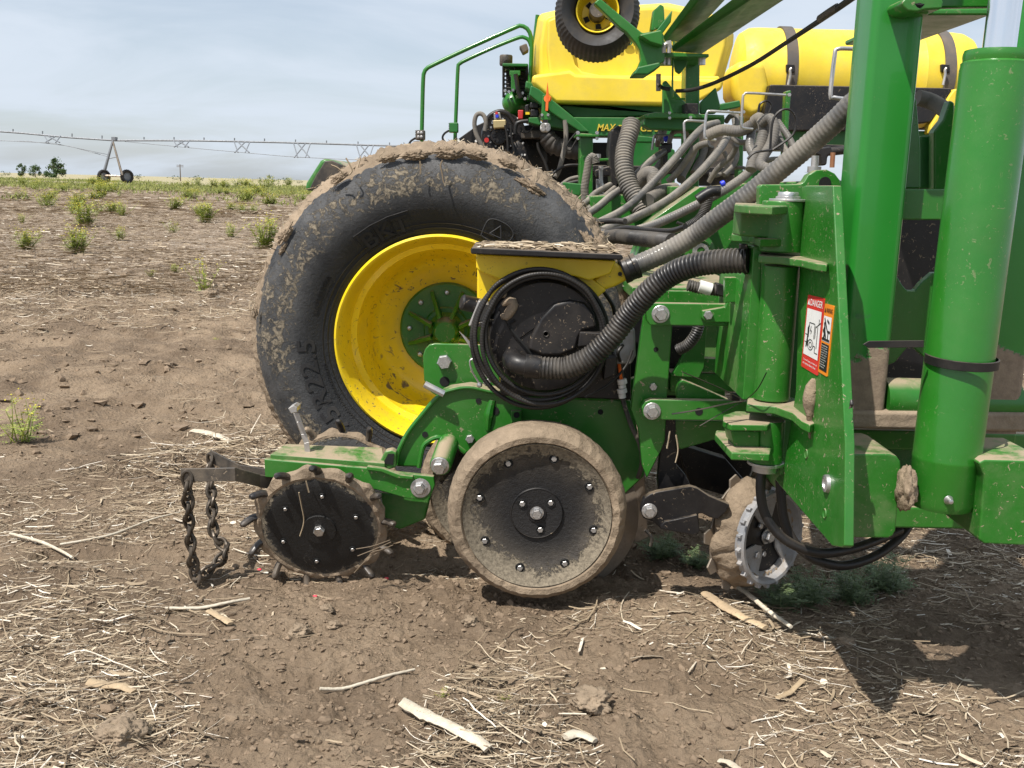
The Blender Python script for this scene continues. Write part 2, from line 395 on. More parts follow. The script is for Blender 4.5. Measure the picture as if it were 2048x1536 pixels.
def soil_mat():
    k = N('field_soil')
    a = k.noise(2.6, 6, .65); b = k.noise(26, 8, .72); c = k.noise(150, 5, .7)
    v = k.n('ShaderNodeTexVoronoi'); v.inputs['Scale'].default_value = 70; k.l(k.tc, 'Object', v, 'Vector')
    col = k.mix(k.ramp(a, .3, .7), (.19, .139, .094), (.325, .246, .17))
    col = k.mix(k.math('MULTIPLY', k.ramp(k.noise(1.15, 7, .68), .45, .6), .62), col, (.118, .086, .06))
    col = k.mix(k.math('MULTIPLY', k.ramp(b, .45, .8), .55), col, (.34, .262, .19))
    col = k.mix(k.math('MULTIPLY', k.ramp(c, .6, .75), .45), col, (.4, .32, .24))
    # chopped residue lying in the far field, too fine to model straw by straw
    s = k.xyz((k.tc, 'Object')); far = k.ramp((s, 1), 5, 14)
    mp = k.n('ShaderNodeMapping'); mp.inputs['Scale'].default_value = (1, .55, 1); k.l(k.tc, 'Object', mp, 'Vector')
    st = k.noise(22, 6, .8, 1.5, (mp, 0)); pat = k.noise(.8, 5, .65, .4, (mp, 0))
    m = k.math('MULTIPLY', k.ramp(st, .47, .6), k.math('MULTIPLY', far, k.ramp(pat, .3, .6, .45, .95)))
    col = k.mix(m, col, (.40, .345, .285))
    vf = k.ramp((s, 1), 60, 170); col = k.mix(k.math('MULTIPLY', vf, .75), col, (.36, .33, .2))
    h = k.math('ADD', k.math('MULTIPLY', b, .9), k.math('ADD', k.math('MULTIPLY', c, .3), k.math('MULTIPLY', (v, 0), .35)))
    return k.set(Base_Color=col, Roughness=.97, Specular_IOR_Level=.1, Normal=k.bump(h, 1.0, .022))
gv, gf = ground()
ground_ob = link_mesh('ground', np_mesh('ground', gv, gf, soil_mat())); tag(ground_ob, kind='structure')
def straw_mat(name, cols):
    k = N(name); g = k.n('ShaderNodeNewGeometry'); r = k.n('ShaderNodeValToRGB'); k.l(g, 'Random Per Island', r, 0)
    e = r.color_ramp.elements
    for i, (p, c) in enumerate(cols):
        x = e[i] if i < 2 else e.new(p)
        x.position = p; x.color = (*c, 1)
    c = k.mix(k.math('MULTIPLY', k.ramp(k.noise(60, 5, .7), .45, .7), .45), (r, 0), (.2, .15, .1))
    return k.set(Base_Color=c, Roughness=.7, Specular_IOR_Level=.3)
STRAW = straw_mat('dry_straw', [(0, (.12, .09, .06)), (.35, (.23, .175, .115)), (.65, (.38, .3, .2)), (.87, (.54, .46, .34)), (1, (.74, .69, .6))])
nr = np.random.default_rng(11)
def wedge(n, y0, y1, p=1.0, margin=.35):
    u = nr.random(n); y = (y0**(2-p)+(y1**(2-p)-y0**(2-p))*u)**(1/(2-p)) if p != 2 else y0*(y1/y0)**u
    x = (nr.random(n)*2-1)*(y*.56+margin); return x, y
def straws(n, y0, y1, p, seg, lmin, lmax, wmin, wmax, lift=.012, curl=.6, tri=True, stand=.35):
    x, y = wedge(n, y0, y1, p)
    keep = nr.random(n) < density(x, y)
    x, y = x[keep], y[keep]; n = len(x)
    L = lmin+(lmax-lmin)*nr.random(n)**2.4; w = wmin+(wmax-wmin)*nr.random(n)**2.2
    th = np.where(nr.random(n) < .5, nr.normal(.1, .6, n), nr.random(n)*math.pi); bend = nr.normal(0, curl, n)
    t = np.linspace(-.5, .5, seg+1)[None, :]
    a = th[:, None]+bend[:, None]*t*1.6
    dx, dy = np.cos(a), np.sin(a); ds = L[:, None]/seg
    cx = x[:, None]+np.cumsum(dx*ds, 1)-ds*dx-L[:, None]*.5*np.cos(th)[:, None]
    cy = y[:, None]+np.cumsum(dy*ds, 1)-ds*dy-L[:, None]*.5*np.sin(th)[:, None]
    dn = density(x, y)
    gz = gh(cx, cy).mean(1)[:, None]*.6+gh(cx, cy)*.4
    tip = nr.normal(0, .28, n)[:, None]*L[:, None]*t*stand
    cz = gz+nr.normal(.0012, .002, n)[:, None]+(nr.random(n)*lift*(.35+dn))[:, None]+np.abs(tip)
    W2 = (w[:, None]*(1-.5*np.abs(t)**2*2))
    px, py = -dy, dx
    if tri:
        ring = np.stack([np.stack([cx+px*W2*.5, cy+py*W2*.5, cz], -1), np.stack([cx, cy, cz+W2*.55], -1), np.stack([cx-px*W2*.5, cy-py*W2*.5, cz], -1)], 2)
        k = 3
    else:
        tw = nr.random(n)[:, None]*.8*W2
        ring = np.stack([np.stack([cx+px*W2*.5, cy+py*W2*.5, cz], -1), np.stack([cx-px*W2*.5, cy-py*W2*.5, cz+tw], -1)], 2); k = 2
    V = ring.reshape(-1, 3); m = (seg+1)*k
    base = (np.arange(n)*m)[:, None, None]; si = (np.arange(seg)*k)[None, :, None]
    if k == 3: q = np.array([[0, 1, 4, 3], [1, 2, 5, 4]])
    else: q = np.array([[0, 1, 3, 2]])
    Fq = (base[..., None]+si[..., None]+q[None, None]).reshape(-1, 4)
    return V, Fq
def join(parts):
    V, Fs, o = [], [], 0
    for v, f in parts: V.append(v); Fs.append(f+o); o += len(v)
    return np.concatenate(V), np.concatenate(Fs)
res = join([straws(3300, 1.3, 3.2, 1.3, 6, .03, .23, .0008, .004, .012, .3),
            straws(28000, 1.3, 3.2, 1.3, 2, .012, .08, .0008, .0042, .008, .3),
            straws(75000, 1.3, 3.3, 1.3, 1, .003, .024, .0006, .0032, .003, .2),
            straws(3000, 1.3, 3.4, 1.3, 3, .012, .07, .003, .011, .01, .5, False),
            straws(18000, 3.1, 8, 1.2, 3, .03, .24, .0014, .006, .03, .4, True, 1.1),
            straws(150000, 3.1, 10, 1.2, 1, .008, .08, .0015, .008, .014, .3, False, 1.6),
            straws(150000, 8.0, 28, 1.5, 1, .03, .2, .004, .016, .07, .5, False, 1.8),
            straws(60000, 24, 75, 1.5, 1, .15, .6, .012, .03, .08, .5, False)])
straw_ob = link_mesh('straw', np_mesh('straw', *res, STRAW)); tag(straw_ob, kind='stuff')
# loose crumbs and clods of soil
def clods(n, y0, y1, p, smin, smax, pw=9):
    x, y = wedge(n, y0, y1, p); keep = nr.random(n) < (.25+.75*np.clip(fbm(x*2.2, y*2.2, 3, 21)*2.4-.75, 0, 1)); x, y = x[keep], y[keep]; n = len(x)
    s = smin+(smax-smin)*nr.random(n)**pw
    bm = bmesh.new(); bmesh.ops.create_icosphere(bm, subdivisions=1, radius=1)
    bv = np.array([v.co for v in bm.verts]); bf = np.array([[v.index for v in f.verts] for f in bm.faces]); bm.free()
    j = 1+nr.normal(0, .33, (n, len(bv), 1)); sc = np.stack([.7+.6*nr.random(n), .7+.6*nr.random(n), .45+.4*nr.random(n)], -1)
    an = nr.random(n)*6.28; V = bv[None]*j*sc[:, None]*s[:, None, None]
    ca, sa = np.cos(an)[:, None], np.sin(an)[:, None]
    V = np.stack([V[..., 0]*ca-V[..., 1]*sa+x[:, None], V[..., 0]*sa+V[..., 1]*ca+y[:, None], V[..., 2]+(gh(x, y)+s*.15)[:, None]], -1)
    return V.reshape(-1, 3), (bf[None]+(np.arange(n)*len(bv))[:, None, None]).reshape(-1, 3)
cl = join([clods(90000, 1.3, 3.4, 1.2,   .0008, .0066, 6), clods(3000, 1.3, 3.4, 1.2, .004, .013, 4), clods(14000, 3.3, 9, 1.2, .003, .026)])
clod_ob = link_mesh('soil_crumbs', np_mesh('soil_crumbs', *cl, mud_mat('crumb_soil', (.225, .168, .117), .8), False)); tag(clod_ob, kind='stuff')
def gz(x, y): return float(gh(np.array([x]), np.array([y]))[0])
# ------------------------------------------------------------------ big single pieces of residue in front
def on(px, py, lift=0.0): p = G(px, py); return Vector((p.x, p.y, gz(p.x, p.y)+lift))
STALK = paint('bleached_stalk', (.6, .54, .43), .7, dust=.75, speck=1, dcol=(.3, .24, .17), bump=.6, bs=110, var=.3, scratch=.8)
STALKB = paint('tan_stalk', (.45, .34, .21), .7, dust=.75, speck=1, dcol=(.25, .19, .13), bump=.6, bs=110, var=.3, scratch=.8)
def stalk(name, pts, w, mat, label, lift=.006, flat=.45, hollow=False):
    P3 = [on(a, b, lift+w*.3) for a, b in pts]; b = MB()
    fr = 1 if not hollow else .9
    b.tube(P3, [w*.5, w*.56]+[w*.5]*(len(pts)-3)+[w*.4] if len(pts) > 3 else w*.5, 12, flat=flat*fr)
    for v in b.bm.verts: v.co += Vector((0, 0, 1))*(.12*w*mnoise.noise(v.co*90))+Vector((1, 0, 0))*(.1*w*mnoise.noise(v.co*60+Vector((5, 5, 5))))
    o = b.obj(name, mat, origin=P3[0]); tag(o, label, 'stalk')
stalk('corn_stalk', [(803, 1428), (850, 1445), (900, 1470), (960, 1502), (975, 1510)], .026, STALK, 'wide bleached flattened stalk lying at the bottom centre, pointing down to the right')
stalk('corn_stalk', [(1408, 1200), (1450, 1228), (1490, 1250), (1530, 1270)], .024, STALKB, 'broad tan leaf sheath lying just in front of the silver row cleaner')
stalk('corn_stalk', [(1466, 1178), (1500, 1208), (1540, 1245), (1580, 1275)], .011, STALK, 'straight white stick leaning out from under the silver row cleaner', .02, .9)
stalk('corn_stalk', [(178, 1368), (210, 1372), (240, 1376), (268, 1386)], .022, STALKB, 'short thick tan stalk on the straw mat at the lower left')
stalk('corn_stalk', [(385, 862), (410, 868), (440, 878), (462, 885)], .032, STALK, 'stout pale stalk stub with a frayed end behind the black chain bracket')
stalk('corn_stalk', [(1130, 1478), (1150, 1470), (1172, 1474), (1190, 1482)], .02, STALK, 'short split white stalk right of the wide bleached one')
stalk('corn_stalk', [(418, 1232), (440, 1244), (462, 1256)], .016, STALKB, 'stubby tan stalk piece pointing at the bare soil below the hanging chain')
stalk('corn_stalk', [(1555, 1395), (1580, 1380), (1605, 1365)], .012, STALKB, 'tan stalk piece slanting up to the right, left of the shadow tip')
stalk('corn_stalk', [(1440, 1512), (1460, 1525), (1480, 1545)], .014, STALK, 'white broken stick cut by the lower picture edge')
stalk('corn_stalk', [(330, 1220), (400, 1214), (450, 1212), (500, 1204)], .008, STALK, 'long thin half-buried stalk in front of the hanging chain', .006, .9)
stalk('corn_stalk', [(120, 1085), (220, 1075), (300, 1050), (360, 1028)], .006, STALK, 'thin curved stem reaching across the soil to the chain bracket', .012, 1)
stalk('corn_stalk', [(20, 1068), (80, 1080), (120, 1095), (145, 1118)], .008, STALK, 'arched pale stem near the left picture edge', .014, 1)
stalk('corn_stalk', [(640, 1385), (690, 1375), (770, 1362), (830, 1350)], .006, STALK, 'thin white stem lying on the bare soil left of centre', .008, 1)
def clod(px, py, s, label):
    c = on(px, py, s*.25); bm = bmesh.new(); bmesh.ops.create_icosphere(bm, subdivisions=5, radius=s)
    for v in bm.verts:
        d = v.co.normalized(); v.co *= 1+.45*mnoise.noise(d*1.7+c*9)+.16*mnoise.noise(d*5+c)+.12*mnoise.noise(d*12)+.09*mnoise.noise(d*26); v.co.z *= .62
    b = MB(); b.bm.free(); b.bm = bm; bmesh.ops.translate(bm, verts=bm.verts, vec=c)
    o = b.obj('soil_clod', M['mud'], origin=c, ang=0); tag(o, label, 'clod')
clod(600, 1262, .021, 'dark moist soil clod on bare ground below the spiked closing wheel')
clod(652, 1222, .016, 'pale soil clod right of and behind the dark moist one')
clod(668, 1247, .014, 'small crumbling clod right of the dark moist one')
clod(245, 1470, .04, 'big rough soil clod in the straw mat at the lower left')
clod(940, 1250, .016, 'round clod in front of the muddy gauge wheel at its left')
clod(1285, 1290, .011, 'small round clod on the smooth soil right of the gauge wheel')
clod(1180, 1410, .035, 'broken soil lump right of the straw heap at the bottom centre')
clod(415, 595, .09, 'dark earth lump with a thin weed behind it in the mid field')
clod(1690, 1290, .02, 'shaded clod in the straw under the hinge plate')
for (a, b_, l) in [(519, 1138, 'pink coated seed on the soil between chain and closing wheel'), (630, 1186, 'pink coated seed in front of the spiked closing wheel'), (773, 1154, 'pink coated seed right of the spiked closing wheel')]:
    c = on(a, b_, .003); bm = bmesh.new(); bmesh.ops.create_icosphere(bm, subdivisions=2, radius=.0048)
    for v in bm.verts: v.co = Vector((v.co.x*1.2, v.co.y*.9, v.co.z*.7))*(1+.2*mnoise.noise(v.co*400))+c
    b = MB(); b.bm.free(); b.bm = bm; o = b.obj('seed', M['pink'], origin=c); tag(o, l, 'seed', 'treated seeds on the soil')
# ------------------------------------------------------------------ weeds
def leaf_mat(name, c1, c2):
    k = N(name); g = k.n('ShaderNodeNewGeometry'); c = k.mix((g, 'Random Per Island'), c1, c2)
    return k.set(Base_Color=c, Roughness=.6, Specular_IOR_Level=.3, Subsurface_Weight=0.0)
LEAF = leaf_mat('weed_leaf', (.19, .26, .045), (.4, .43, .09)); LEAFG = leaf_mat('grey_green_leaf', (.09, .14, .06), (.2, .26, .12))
FLOW = leaf_mat('yellow_flower', (.5, .45, .05), (.7, .6, .07))
def weed_meshes(seed, stems, tall, leaf, mat):
    r = random.Random(seed); b, fl = MB(), MB()
    for s in range(stems):
        a = r.random()*6.28; lean = r.uniform(.05, .75); h = tall*r.uniform(.55, 1)
        pts = [Vector((0, 0, 0))+Vector((r.uniform(-.1, .1)*tall, r.uniform(-.1, .1)*tall, 0))]; d = Vector((math.cos(a)*lean, math.sin(a)*lean, 1)).normalized()
        for i in range(5):
            d = (d+Vector((r.uniform(-.16, .16), r.uniform(-.16, .16), .1))).normalized(); pts.append(pts[-1]+d*h/5)
        b.tube(pts, [.0035*tall/.3*(1-i*.15) for i in range(6)], 3, step=h/6, cap=False)
        for i in range(17):
            t = r.random()**.8; k = min(4, int(t*5)); p = pts[k].lerp(pts[k+1], t*5-k)
            an = r.random()*6.28; l = leaf*r.uniform(.5, 1.25)*(1.2-.7*t); up = r.uniform(-.1, .8)
            e = Vector((math.cos(an), math.sin(an), up)).normalized(); sd = e.cross(Vector((0, 0, 1))).normalized()
            for q in range(4):               # feathery leaf: small leaflets along its rib
                c = p+e*l*(q+1)/4; w = l*.2*(1.2-q*.2)
                b.face([c-e*w*.3, c+sd*w*1.3+e*w*.6, c+e*w*.5]); b.face([c-e*w*.3, c-sd*w*1.3+e*w*.6, c+e*w*.5])
        if r.random() < .95:
            for i in range(r.randint(4, 9)):
                c = pts[-1]+Vector((r.gauss(0, .02), r.gauss(0, .02), r.gauss(0, .025)))*tall/.3
                for j in range(2):
                    u = Vector((r.gauss(0, 1), r.gauss(0, 1), r.gauss(0, 1))).normalized()*.0042*tall/.3; w = u.cross(Vector((r.gauss(0, 1), r.gauss(0, 1), 1))).normalized()*.0042*tall/.3
                    fl.face([c-u, c-w, c+u, c+w])
    return b.mesh('weed', mat, 0, False), fl.mesh('flowers', FLOW, 0, False)
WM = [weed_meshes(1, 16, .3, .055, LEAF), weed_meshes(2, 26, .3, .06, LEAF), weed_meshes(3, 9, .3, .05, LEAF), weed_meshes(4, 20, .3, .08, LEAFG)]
def weed(px, py, h_px, v, label, wide=1.0):
    c = G(px, py); c = Vector((c.x, c.y, gz(c.x, c.y)-.01)); o = link_mesh('weed', WM[v][0], None, c); h = h_px*mpp(c)/.3
    h *= 1.15; wide = wide**.6*1.55; o.scale = (h*wide, h*wide, h); o.rotation_euler = (0, 0, rng.random()*6.28)
    tag(o, label, 'weed', 'weeds growing in the stubble'); f = link_mesh('flowers', WM[v][1], o, c) if v != 3 else None
    if f: f['kind'] = 'stuff'
WEEDS = [(50, 500, 42, 1, 'bushy yellow-green weed nearest the left picture edge', 1.2), (155, 508, 52, 1, 'bushy weed right of the one nearest the left edge, at the same distance', 1.1),
 (172, 452, 50, 1, 'tall bright weed straight below the left irrigator wheel and nearer', 1.0), (245, 432, 28, 0, 'small weed below the right irrigator wheel', 1.2), (412, 445, 40, 1, 'tall yellow-green weed in the gap between irrigator and tyre', 1.1),
 (348, 418, 26, 1, 'low weed just behind the tall one between irrigator and tyre', 1.7), (463, 472, 28, 0, 'small round weed left of the one beside the tyre', 1.1), (533, 495, 62, 1, 'tall weed touching the left side of the big tyre', 1.0),
 (412, 588, 66, 2, 'thin tall weed growing over the dark earth lump', .6), (40, 880, 95, 2, 'sparse flowering weed alone on bare soil at the far left', .8), (203, 392, 26, 1, 'weed clump right under the irrigator tower', 1.6),
 (45, 445, 18, 0, 'little dark green weed in the left mid field', 1.2), (95, 400, 20, 1, 'wide low weed left of the irrigator tower', 2.4), (30, 400, 20, 0, 'wide low weed cut by the left edge below the trees', 2.4),
 (540, 412, 26, 1, 'low weed behind the tall one beside the tyre', 1.8), (462, 422, 18, 1, 'low weed left of the pair behind the tyre', 1.6), (385, 398, 18, 0, 'small weed below the power pole', 1.8), (500, 400, 16, 1, 'weed tuft in front of the green far strip', 2.2),
 (240, 480, 26, 0, 'faint sparse weed in mid field between bushy and tall ones', 1.2), (345, 465, 24, 2, 'sparse weed between the tall one and the faint one', 1.3), (430, 680, 10, 0, 'tiny green sprout left of the tyre on bare soil', 1.6),
 (350, 545, 16, 0, 'pale sprout in the residue behind the earth lump', 2), (300, 552, 12, 0, 'small sprout left of the pale one', 2), (1010, 1395, 22, 0, 'grass-green sprout in the straw heap at the bottom centre', .9), (890, 1408, 24, 2, 'sprout by the wide bleached stalk', .9),
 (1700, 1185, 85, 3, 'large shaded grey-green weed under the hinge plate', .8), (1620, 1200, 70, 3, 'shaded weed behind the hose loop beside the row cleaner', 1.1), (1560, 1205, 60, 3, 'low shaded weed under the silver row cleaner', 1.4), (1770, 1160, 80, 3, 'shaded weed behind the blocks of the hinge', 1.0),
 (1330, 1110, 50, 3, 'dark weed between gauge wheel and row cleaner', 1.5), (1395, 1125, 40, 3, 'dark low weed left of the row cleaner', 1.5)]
for wd in WEEDS: weed(*wd)
r_ = random.Random(5)
for i in range(58):
    px_ = r_.choice([r_.uniform(0, 620), r_.gauss(130, 60), r_.gauss(480, 60)]); py_ = 372+60*r_.random()**2.2
    weed(px_, py_, r_.uniform(9, 20)*(1+(py_-372)/90), r_.randint(0, 2), 'small yellow-green weed among many alike in the far stubble', r_.uniform(1, 2.4))
# far strip of weeds: nobody could count these
def weed_cover(n, y0, y1, p):
    x, y = wedge(n, y0, y1, p, 3); d = fbm(x*.05, y*.035, 3, 31); keep = nr.random(n) < np.clip((d-.4-.1*(y < 62))*5, 0.02, 1); x, y = x[keep], y[keep]; n = len(x)
    k = 22; s = (.05+.08*nr.random((n, 1)))*(1+y[:, None]/110)
    cx = x[:, None]+nr.normal(0, .3, (n, k))*(1+y[:, None]/50); cy = y[:, None]+nr.normal(0, .25, (n, k)); cz = gh(x, y)[:, None]+np.abs(nr.normal(0, .06, (n, k)))*(1+y[:, None]/150)
    a = nr.random((n, k))*3.14; w = s*.28
    V = np.stack([np.stack([cx-np.cos(a)*w, cy-np.sin(a)*w, cz], -1), np.stack([cx+np.cos(a)*w, cy+np.sin(a)*w, cz], -1), np.stack([cx+nr.normal(0, .06, (n, k)), cy, cz+s*.9], -1)], 2).reshape(-1, 3)
    return V, np.arange(n*k*3).reshape(-1, 3)
wc = join([weed_cover(260, 24, 60, 1), weed_cover(5200, 62, 150, 1.1)])
tag(link_mesh('weed_cover', np_mesh('weed_cover', *wc, leaf_mat('far_weeds', (.17, .21, .06), (.34, .35, .11)), False)), kind='stuff')
# ------------------------------------------------------------------ trees, pole
TL = leaf_mat('tree_leaf', (.045, .085, .03), (.1, .15, .055)); BARK = paint('bark', (.12, .09, .065), .9)
def tree(px, py, wpx, hpx, D, label, name='tree', n=1500, seed=0):
    c = P(px, py, D); c.z = gz(c.x, min(c.y, 900)); m = mpp(c); w, h = wpx*m, hpx*m; r = random.Random(seed)
    e = empty(name, c); tag(e, label, 'tree' if name == 'tree' else 'bush')
    b = MB(); b.tube([c, c+Vector((.02*w, 0, h*.3)), c+Vector((-.02*w, 0, h*.62))], [h*.04, h*.03, h*.012], 7)
    for i in range(6):
        a = r.random()*6.28; s = c+Vector((0, 0, h*r.uniform(.15, .45))); b.tube([s, s+Vector((math.cos(a)*w*.2, math.sin(a)*w*.2, h*.16)), s+Vector((math.cos(a)*w*.36, math.sin(a)*w*.36, h*.3))], [h*.016, h*.01, h*.004], 5)
    b.obj('trunk', BARK, e)
    cr = MB(); cl_ = []
    for i in range(22):
        a = r.random()*6.28; rad = r.random()**.6; z = r.uniform(.08, .93); prof = math.sin(math.pi*min(1, z*.85+.16))**.6
        cl_.append((Vector((math.cos(a)*rad*w*.5*prof, math.sin(a)*rad*w*.45*prof, z*h)), r.uniform(.1, .19)*min(w, h)))
    for i in range(n):
        q, s = r.choice(cl_); p = c+q+Vector((r.gauss(0, s*.5), r.gauss(0, s*.5), r.gauss(0, s*.42))); p.z = max(p.z, c.z+.05)
        u = Vector((r.gauss(0, 1), r.gauss(0, 1), r.gauss(0, 1))).normalized()*h*.042; v = u.cross(Vector((r.gauss(0, 1), r.gauss(0, 1), 1))).normalized()*h*.034
        cr.face([p-u, p-v, p+u, p+v])
    cr.obj('crown', TL, e, ang=0, recalc=False)
TREES = [(110, 349, 44, 37, 260, 'largest leafy tree on the horizon, left of the irrigator tower', 'tree', 2200), (70, 348, 26, 24, 270, 'mid-sized tree directly left of the largest tree', 'tree', 1200), (44, 348, 20, 26, 280, 'pointed narrow tree second from the left edge', 'tree', 900),
 (10, 347, 26, 10, 300, 'low bush at the far left end of the horizon', 'bush', 500), (90, 350, 60, 9, 285, 'low bush under the row of trees', 'bush', 700), (278, 356, 24, 10, 300, 'small bush right of the irrigator wheels', 'bush', 500), (346, 359, 30, 9, 320, 'pale bush left of the power pole', 'bush', 500), (393, 360, 30, 11, 300, 'round dark bush right of the power pole', 'bush', 600),
 (537, 363, 44, 15, 280, 'dark rounded clump of trees left of the green fender', 'bush', 900), (570, 364, 34, 11, 285, 'clump right of the dark rounded one', 'bush', 600), (598, 365, 24, 8, 290, 'low clump partly behind the green fender', 'bush', 400), (505, 363, 18, 7, 300, 'small low bush left of the dark rounded clump', 'bush', 300), (455, 362, 30, 4, 330, 'very low far bush between pole and clump', 'bush', 250)]
for i, t in enumerate(TREES): tree(*t, seed=i+5)
c = P(361, 358, 240); c.z = 0; m = mpp(c); e = empty('power_pole', c); tag(e, 'thin wooden power pole on the horizon', 'power pole')
b = MB(); b.lathe([(.14, 0), (.09, 33*m)], 8, frame(c, (0, 0, 1), (0, 1, 0))); b.obj('pole', BARK, e)
for dz in (30.5, 27.5):
    b = MB(); b.box((c.x-.8, c.y-.06, c.z+dz*m), (c.x+.8, c.y+.06, c.z+dz*m+.12)); b.obj('cross_arm', BARK, e)
# ------------------------------------------------------------------ centre pivot irrigator
D = 100.0; base = P(229, 362, D); base.z = 0
e = empty('pivot_irrigator', base); tag(e, 'long galvanised pivot irrigator on a two-wheeled tower in the field', 'irrigator')
def q(px, py, dy=0.0): return P(px, py, D+dy)
def tubes(name, runs, r, mat=None):
    b = MB()
    for run in runs: b.tube(run, r, 6, step=4)
    b.obj(name, mat or M['galv'], e)
tubes('water_pipe', [[q(230, 281), q(160, 277), q(90, 270), q(0, 263), q(-160, 254), q(-330, 262)]], .1)
tubes('water_pipe', [[q(230, 281), q(365, 281), q(480, 283), q(605, 286), q(730, 290), q(835, 293), q(1000, 300), q(1150, 312)]], .1)
def vtruss(cx, top, h, w):
    for s in (-1, 1):
        for (dx0, dx1) in ((-w, -w*.55), (w, w*.45), (-w*.55, w), (w*.45, -w)):
            yield [q(cx+dx0, top, 0), q(cx+dx1*.9, top+h, s*1.6)]
for cx, top, h, w in [(363, 281, 13, 16), (484, 283, 22, 16), (604, 286, 29, 17), (730, 290, 30, 17), (105, 272, 13, 16), (-40, 260, 20, 17)]:
    tubes('truss_brace', list(vtruss(cx, top, h, w)), .06)
for s in (-1, 1):
    tubes('truss_rod', [[q(250, 283, 0), q(363, 294, s*1.6), q(484, 305, s*1.6), q(604, 315, s*1.6), q(730, 320, s*1.6), q(835, 327, s*1.6), q(1000, 325, s*1.6)]], .03)
    tubes('truss_rod', [[q(215, 311+s*2, s*.4), q(105, 286, s*1.6), q(-40, 281, s*1.6), q(-200, 284, s*1.6)]], .03)
for run, r, mt in [([q(226, 280, -1.0), q(208, 340, -1.6)], .1, None), ([q(226, 280, 1.0), q(210, 343, 1.4)], .1, None), ([q(225, 280, -1.0), q(245, 350, -1.6)], .09, M['steel']), ([q(225, 280, 1.0), q(243, 348, 1.4)], .09, M['steel'])]: tubes('tower_leg', [run], r, mt)
tubes('axle_beam', [[q(208, 351), q(254, 353)]], .1, M['steel'])
tubes('tower_brace', [[q(214, 318, -1.3), q(236, 313, -1.3)]], .05)
b = MB(); b.box((q(225, 277).x, D-.3, q(225, 281).z), (q(233, 277).x, D+.3, q(225, 274).z)); b.obj('control_box', M['galv'], e)
sp = []
for x, y in [(26, 265), (85, 269), (144, 274), (204, 278), (288, 281), (348, 281), (408, 282), (469, 283), (529, 284), (591, 286), (653, 288), (716, 290), (779, 292)]: sp.append([q(x, y), q(x, y-7)])
for run in sp: tubes('sprinkler', [run], .06)
for cx in (208, 254):
    ctr = q(cx, 353); wmat = frame(ctr, (.75, -.66, 0)); b = MB()
    def knob(r, a, t): return (r+(.05 if (r > .62 and int(t/6.2832*48) % 2) else 0), a)
    R0 = 13.0*mpp(ctr)
    b.lathe([(R0*.62, -.13), (R0*.9, -.16), (R0, -.1), (R0, .1), (R0*.9, .16), (R0*.62, .13)], 48, wmat, closed=True, jit=knob); wh = b.obj('wheel', M['black'], e, origin=ctr)
    b = MB(); b.lathe([(.01, .04), (R0*.25, .05), (R0*.6, .0), (R0*.63, .1), (R0*.63, -.1), (.01, -.06)], 24, wmat); b.obj('rim', M['galv'], wh, origin=ctr)
# ================================================================== ROW UNIT (one planting unit hanging on the toolbar)
row = empty('row_unit', P(1000, 1190, 2.3))
tag(row, 'muddy green row unit with yellow hopper and spiked wheels, in front of the big tyre', 'planter unit')
def part(mb, name, mat, parent=row, **k): return mb.obj(name, mat, parent, **k)
# ---- main casting
shank_px = [(791, 934), (797, 903), (816, 865), (833, 842), (850, 822), (870, 799), (884, 787), (899, 780), (940, 774), (1011, 786), (1217, 797), (1262, 800), (1275, 860),
            (1290, 952), (1240, 1000), (1120, 1000), (1000, 960), (950, 925), (930, 908), (911, 891), (898, 882), (885, 878), (872, 878), (858, 885), (845, 897), (838, 935)]
b = MB(); b.prism(shank_px, 2.36, 2.43); casting = part(b, 'shank_casting', M['green'], bevel=.006)
b = MB(); b.tube(pp([(793, 925), (797, 903), (816, 865), (850, 822), (870, 799), (884, 788), (899, 781), (940, 775), (1011, 787), (1217, 798)], 2.352), .0055, 8); part(b, 'rim_flange', M['green'], casting)
b = MB(); b.tube(pp([(838, 935), (846, 895), (858, 882), (874, 875), (890, 878), (911, 890), (930, 905)], 2.357), .006, 8); part(b, 'arch_flange', M['green'], casting)
b = MB(); b.tube(pp([(985, 800), (978, 830), (976, 860)], 2.36), [.008, .012, .006], 8); part(b, 'casting_rib', M['green'], casting)
b = MB(); b.prism([(1022, 822), (1043, 822), (1043, 846), (1022, 846)], 2.345, 2.36); part(b, 'bracket_tab', M['green'], casting, bevel=.002)
for x, y, r in [(957, 802, 5), (990, 822, 7.5), (850, 869, 5.5), (1201, 824, 5)]: hole(row, x, y, 2.358, r)
hole(row, 1033, 830, 2.343, 5.5)
bolt(row, 940, 877, 2.358, 9, 'hex')
# upper rear bracket plate with its bolt, in front of the wheel hub
b = MB(); b.prism([(846, 712), (850, 699), (858, 690), (870, 687), (962, 690), (985, 700), (1000, 760), (990, 790), (880, 796), (862, 785), (848, 760)], 2.46, 2.475); part(b, 'rear_bracket', M['green'], bevel=.003)
bolt(row, 889, 723, 2.458, 15, 'hex'); hole(row, 889, 763, 2.459, 9)
b = MB(); b.tube(pp([(849, 768), (862, 775), (888, 788)], 2.33), .0085, 8); part(b, 'latch_pin', M['zinc'])
b = MB(); b.prism([(918, 663), (931, 674), (944, 688), (950, 712), (956, 724), (972, 742), (984, 752), (990, 760), (975, 757), (960, 742), (946, 724), (946, 706), (934, 686)], 2.235, 2.243); latch = part(b, 'spring_latch', M['zinc'], bevel=.001)
b = MB(); b.tube(pp([(950, 716), (940, 722), (944, 742), (958, 766)], 2.232), .0022, 6); part(b, 'latch_wire', M['zinc'], latch)
for x, y in [(952, 709), (951, 721), (959, 770)]:
    c = P(x, y, 2.23); b = MB(); b.lathe([(.001, .006), (.004, .005), (.0065, 0), (.0065, -.004)], 12, frame(c)); part(b, 'rivet', M['zinc'], latch)
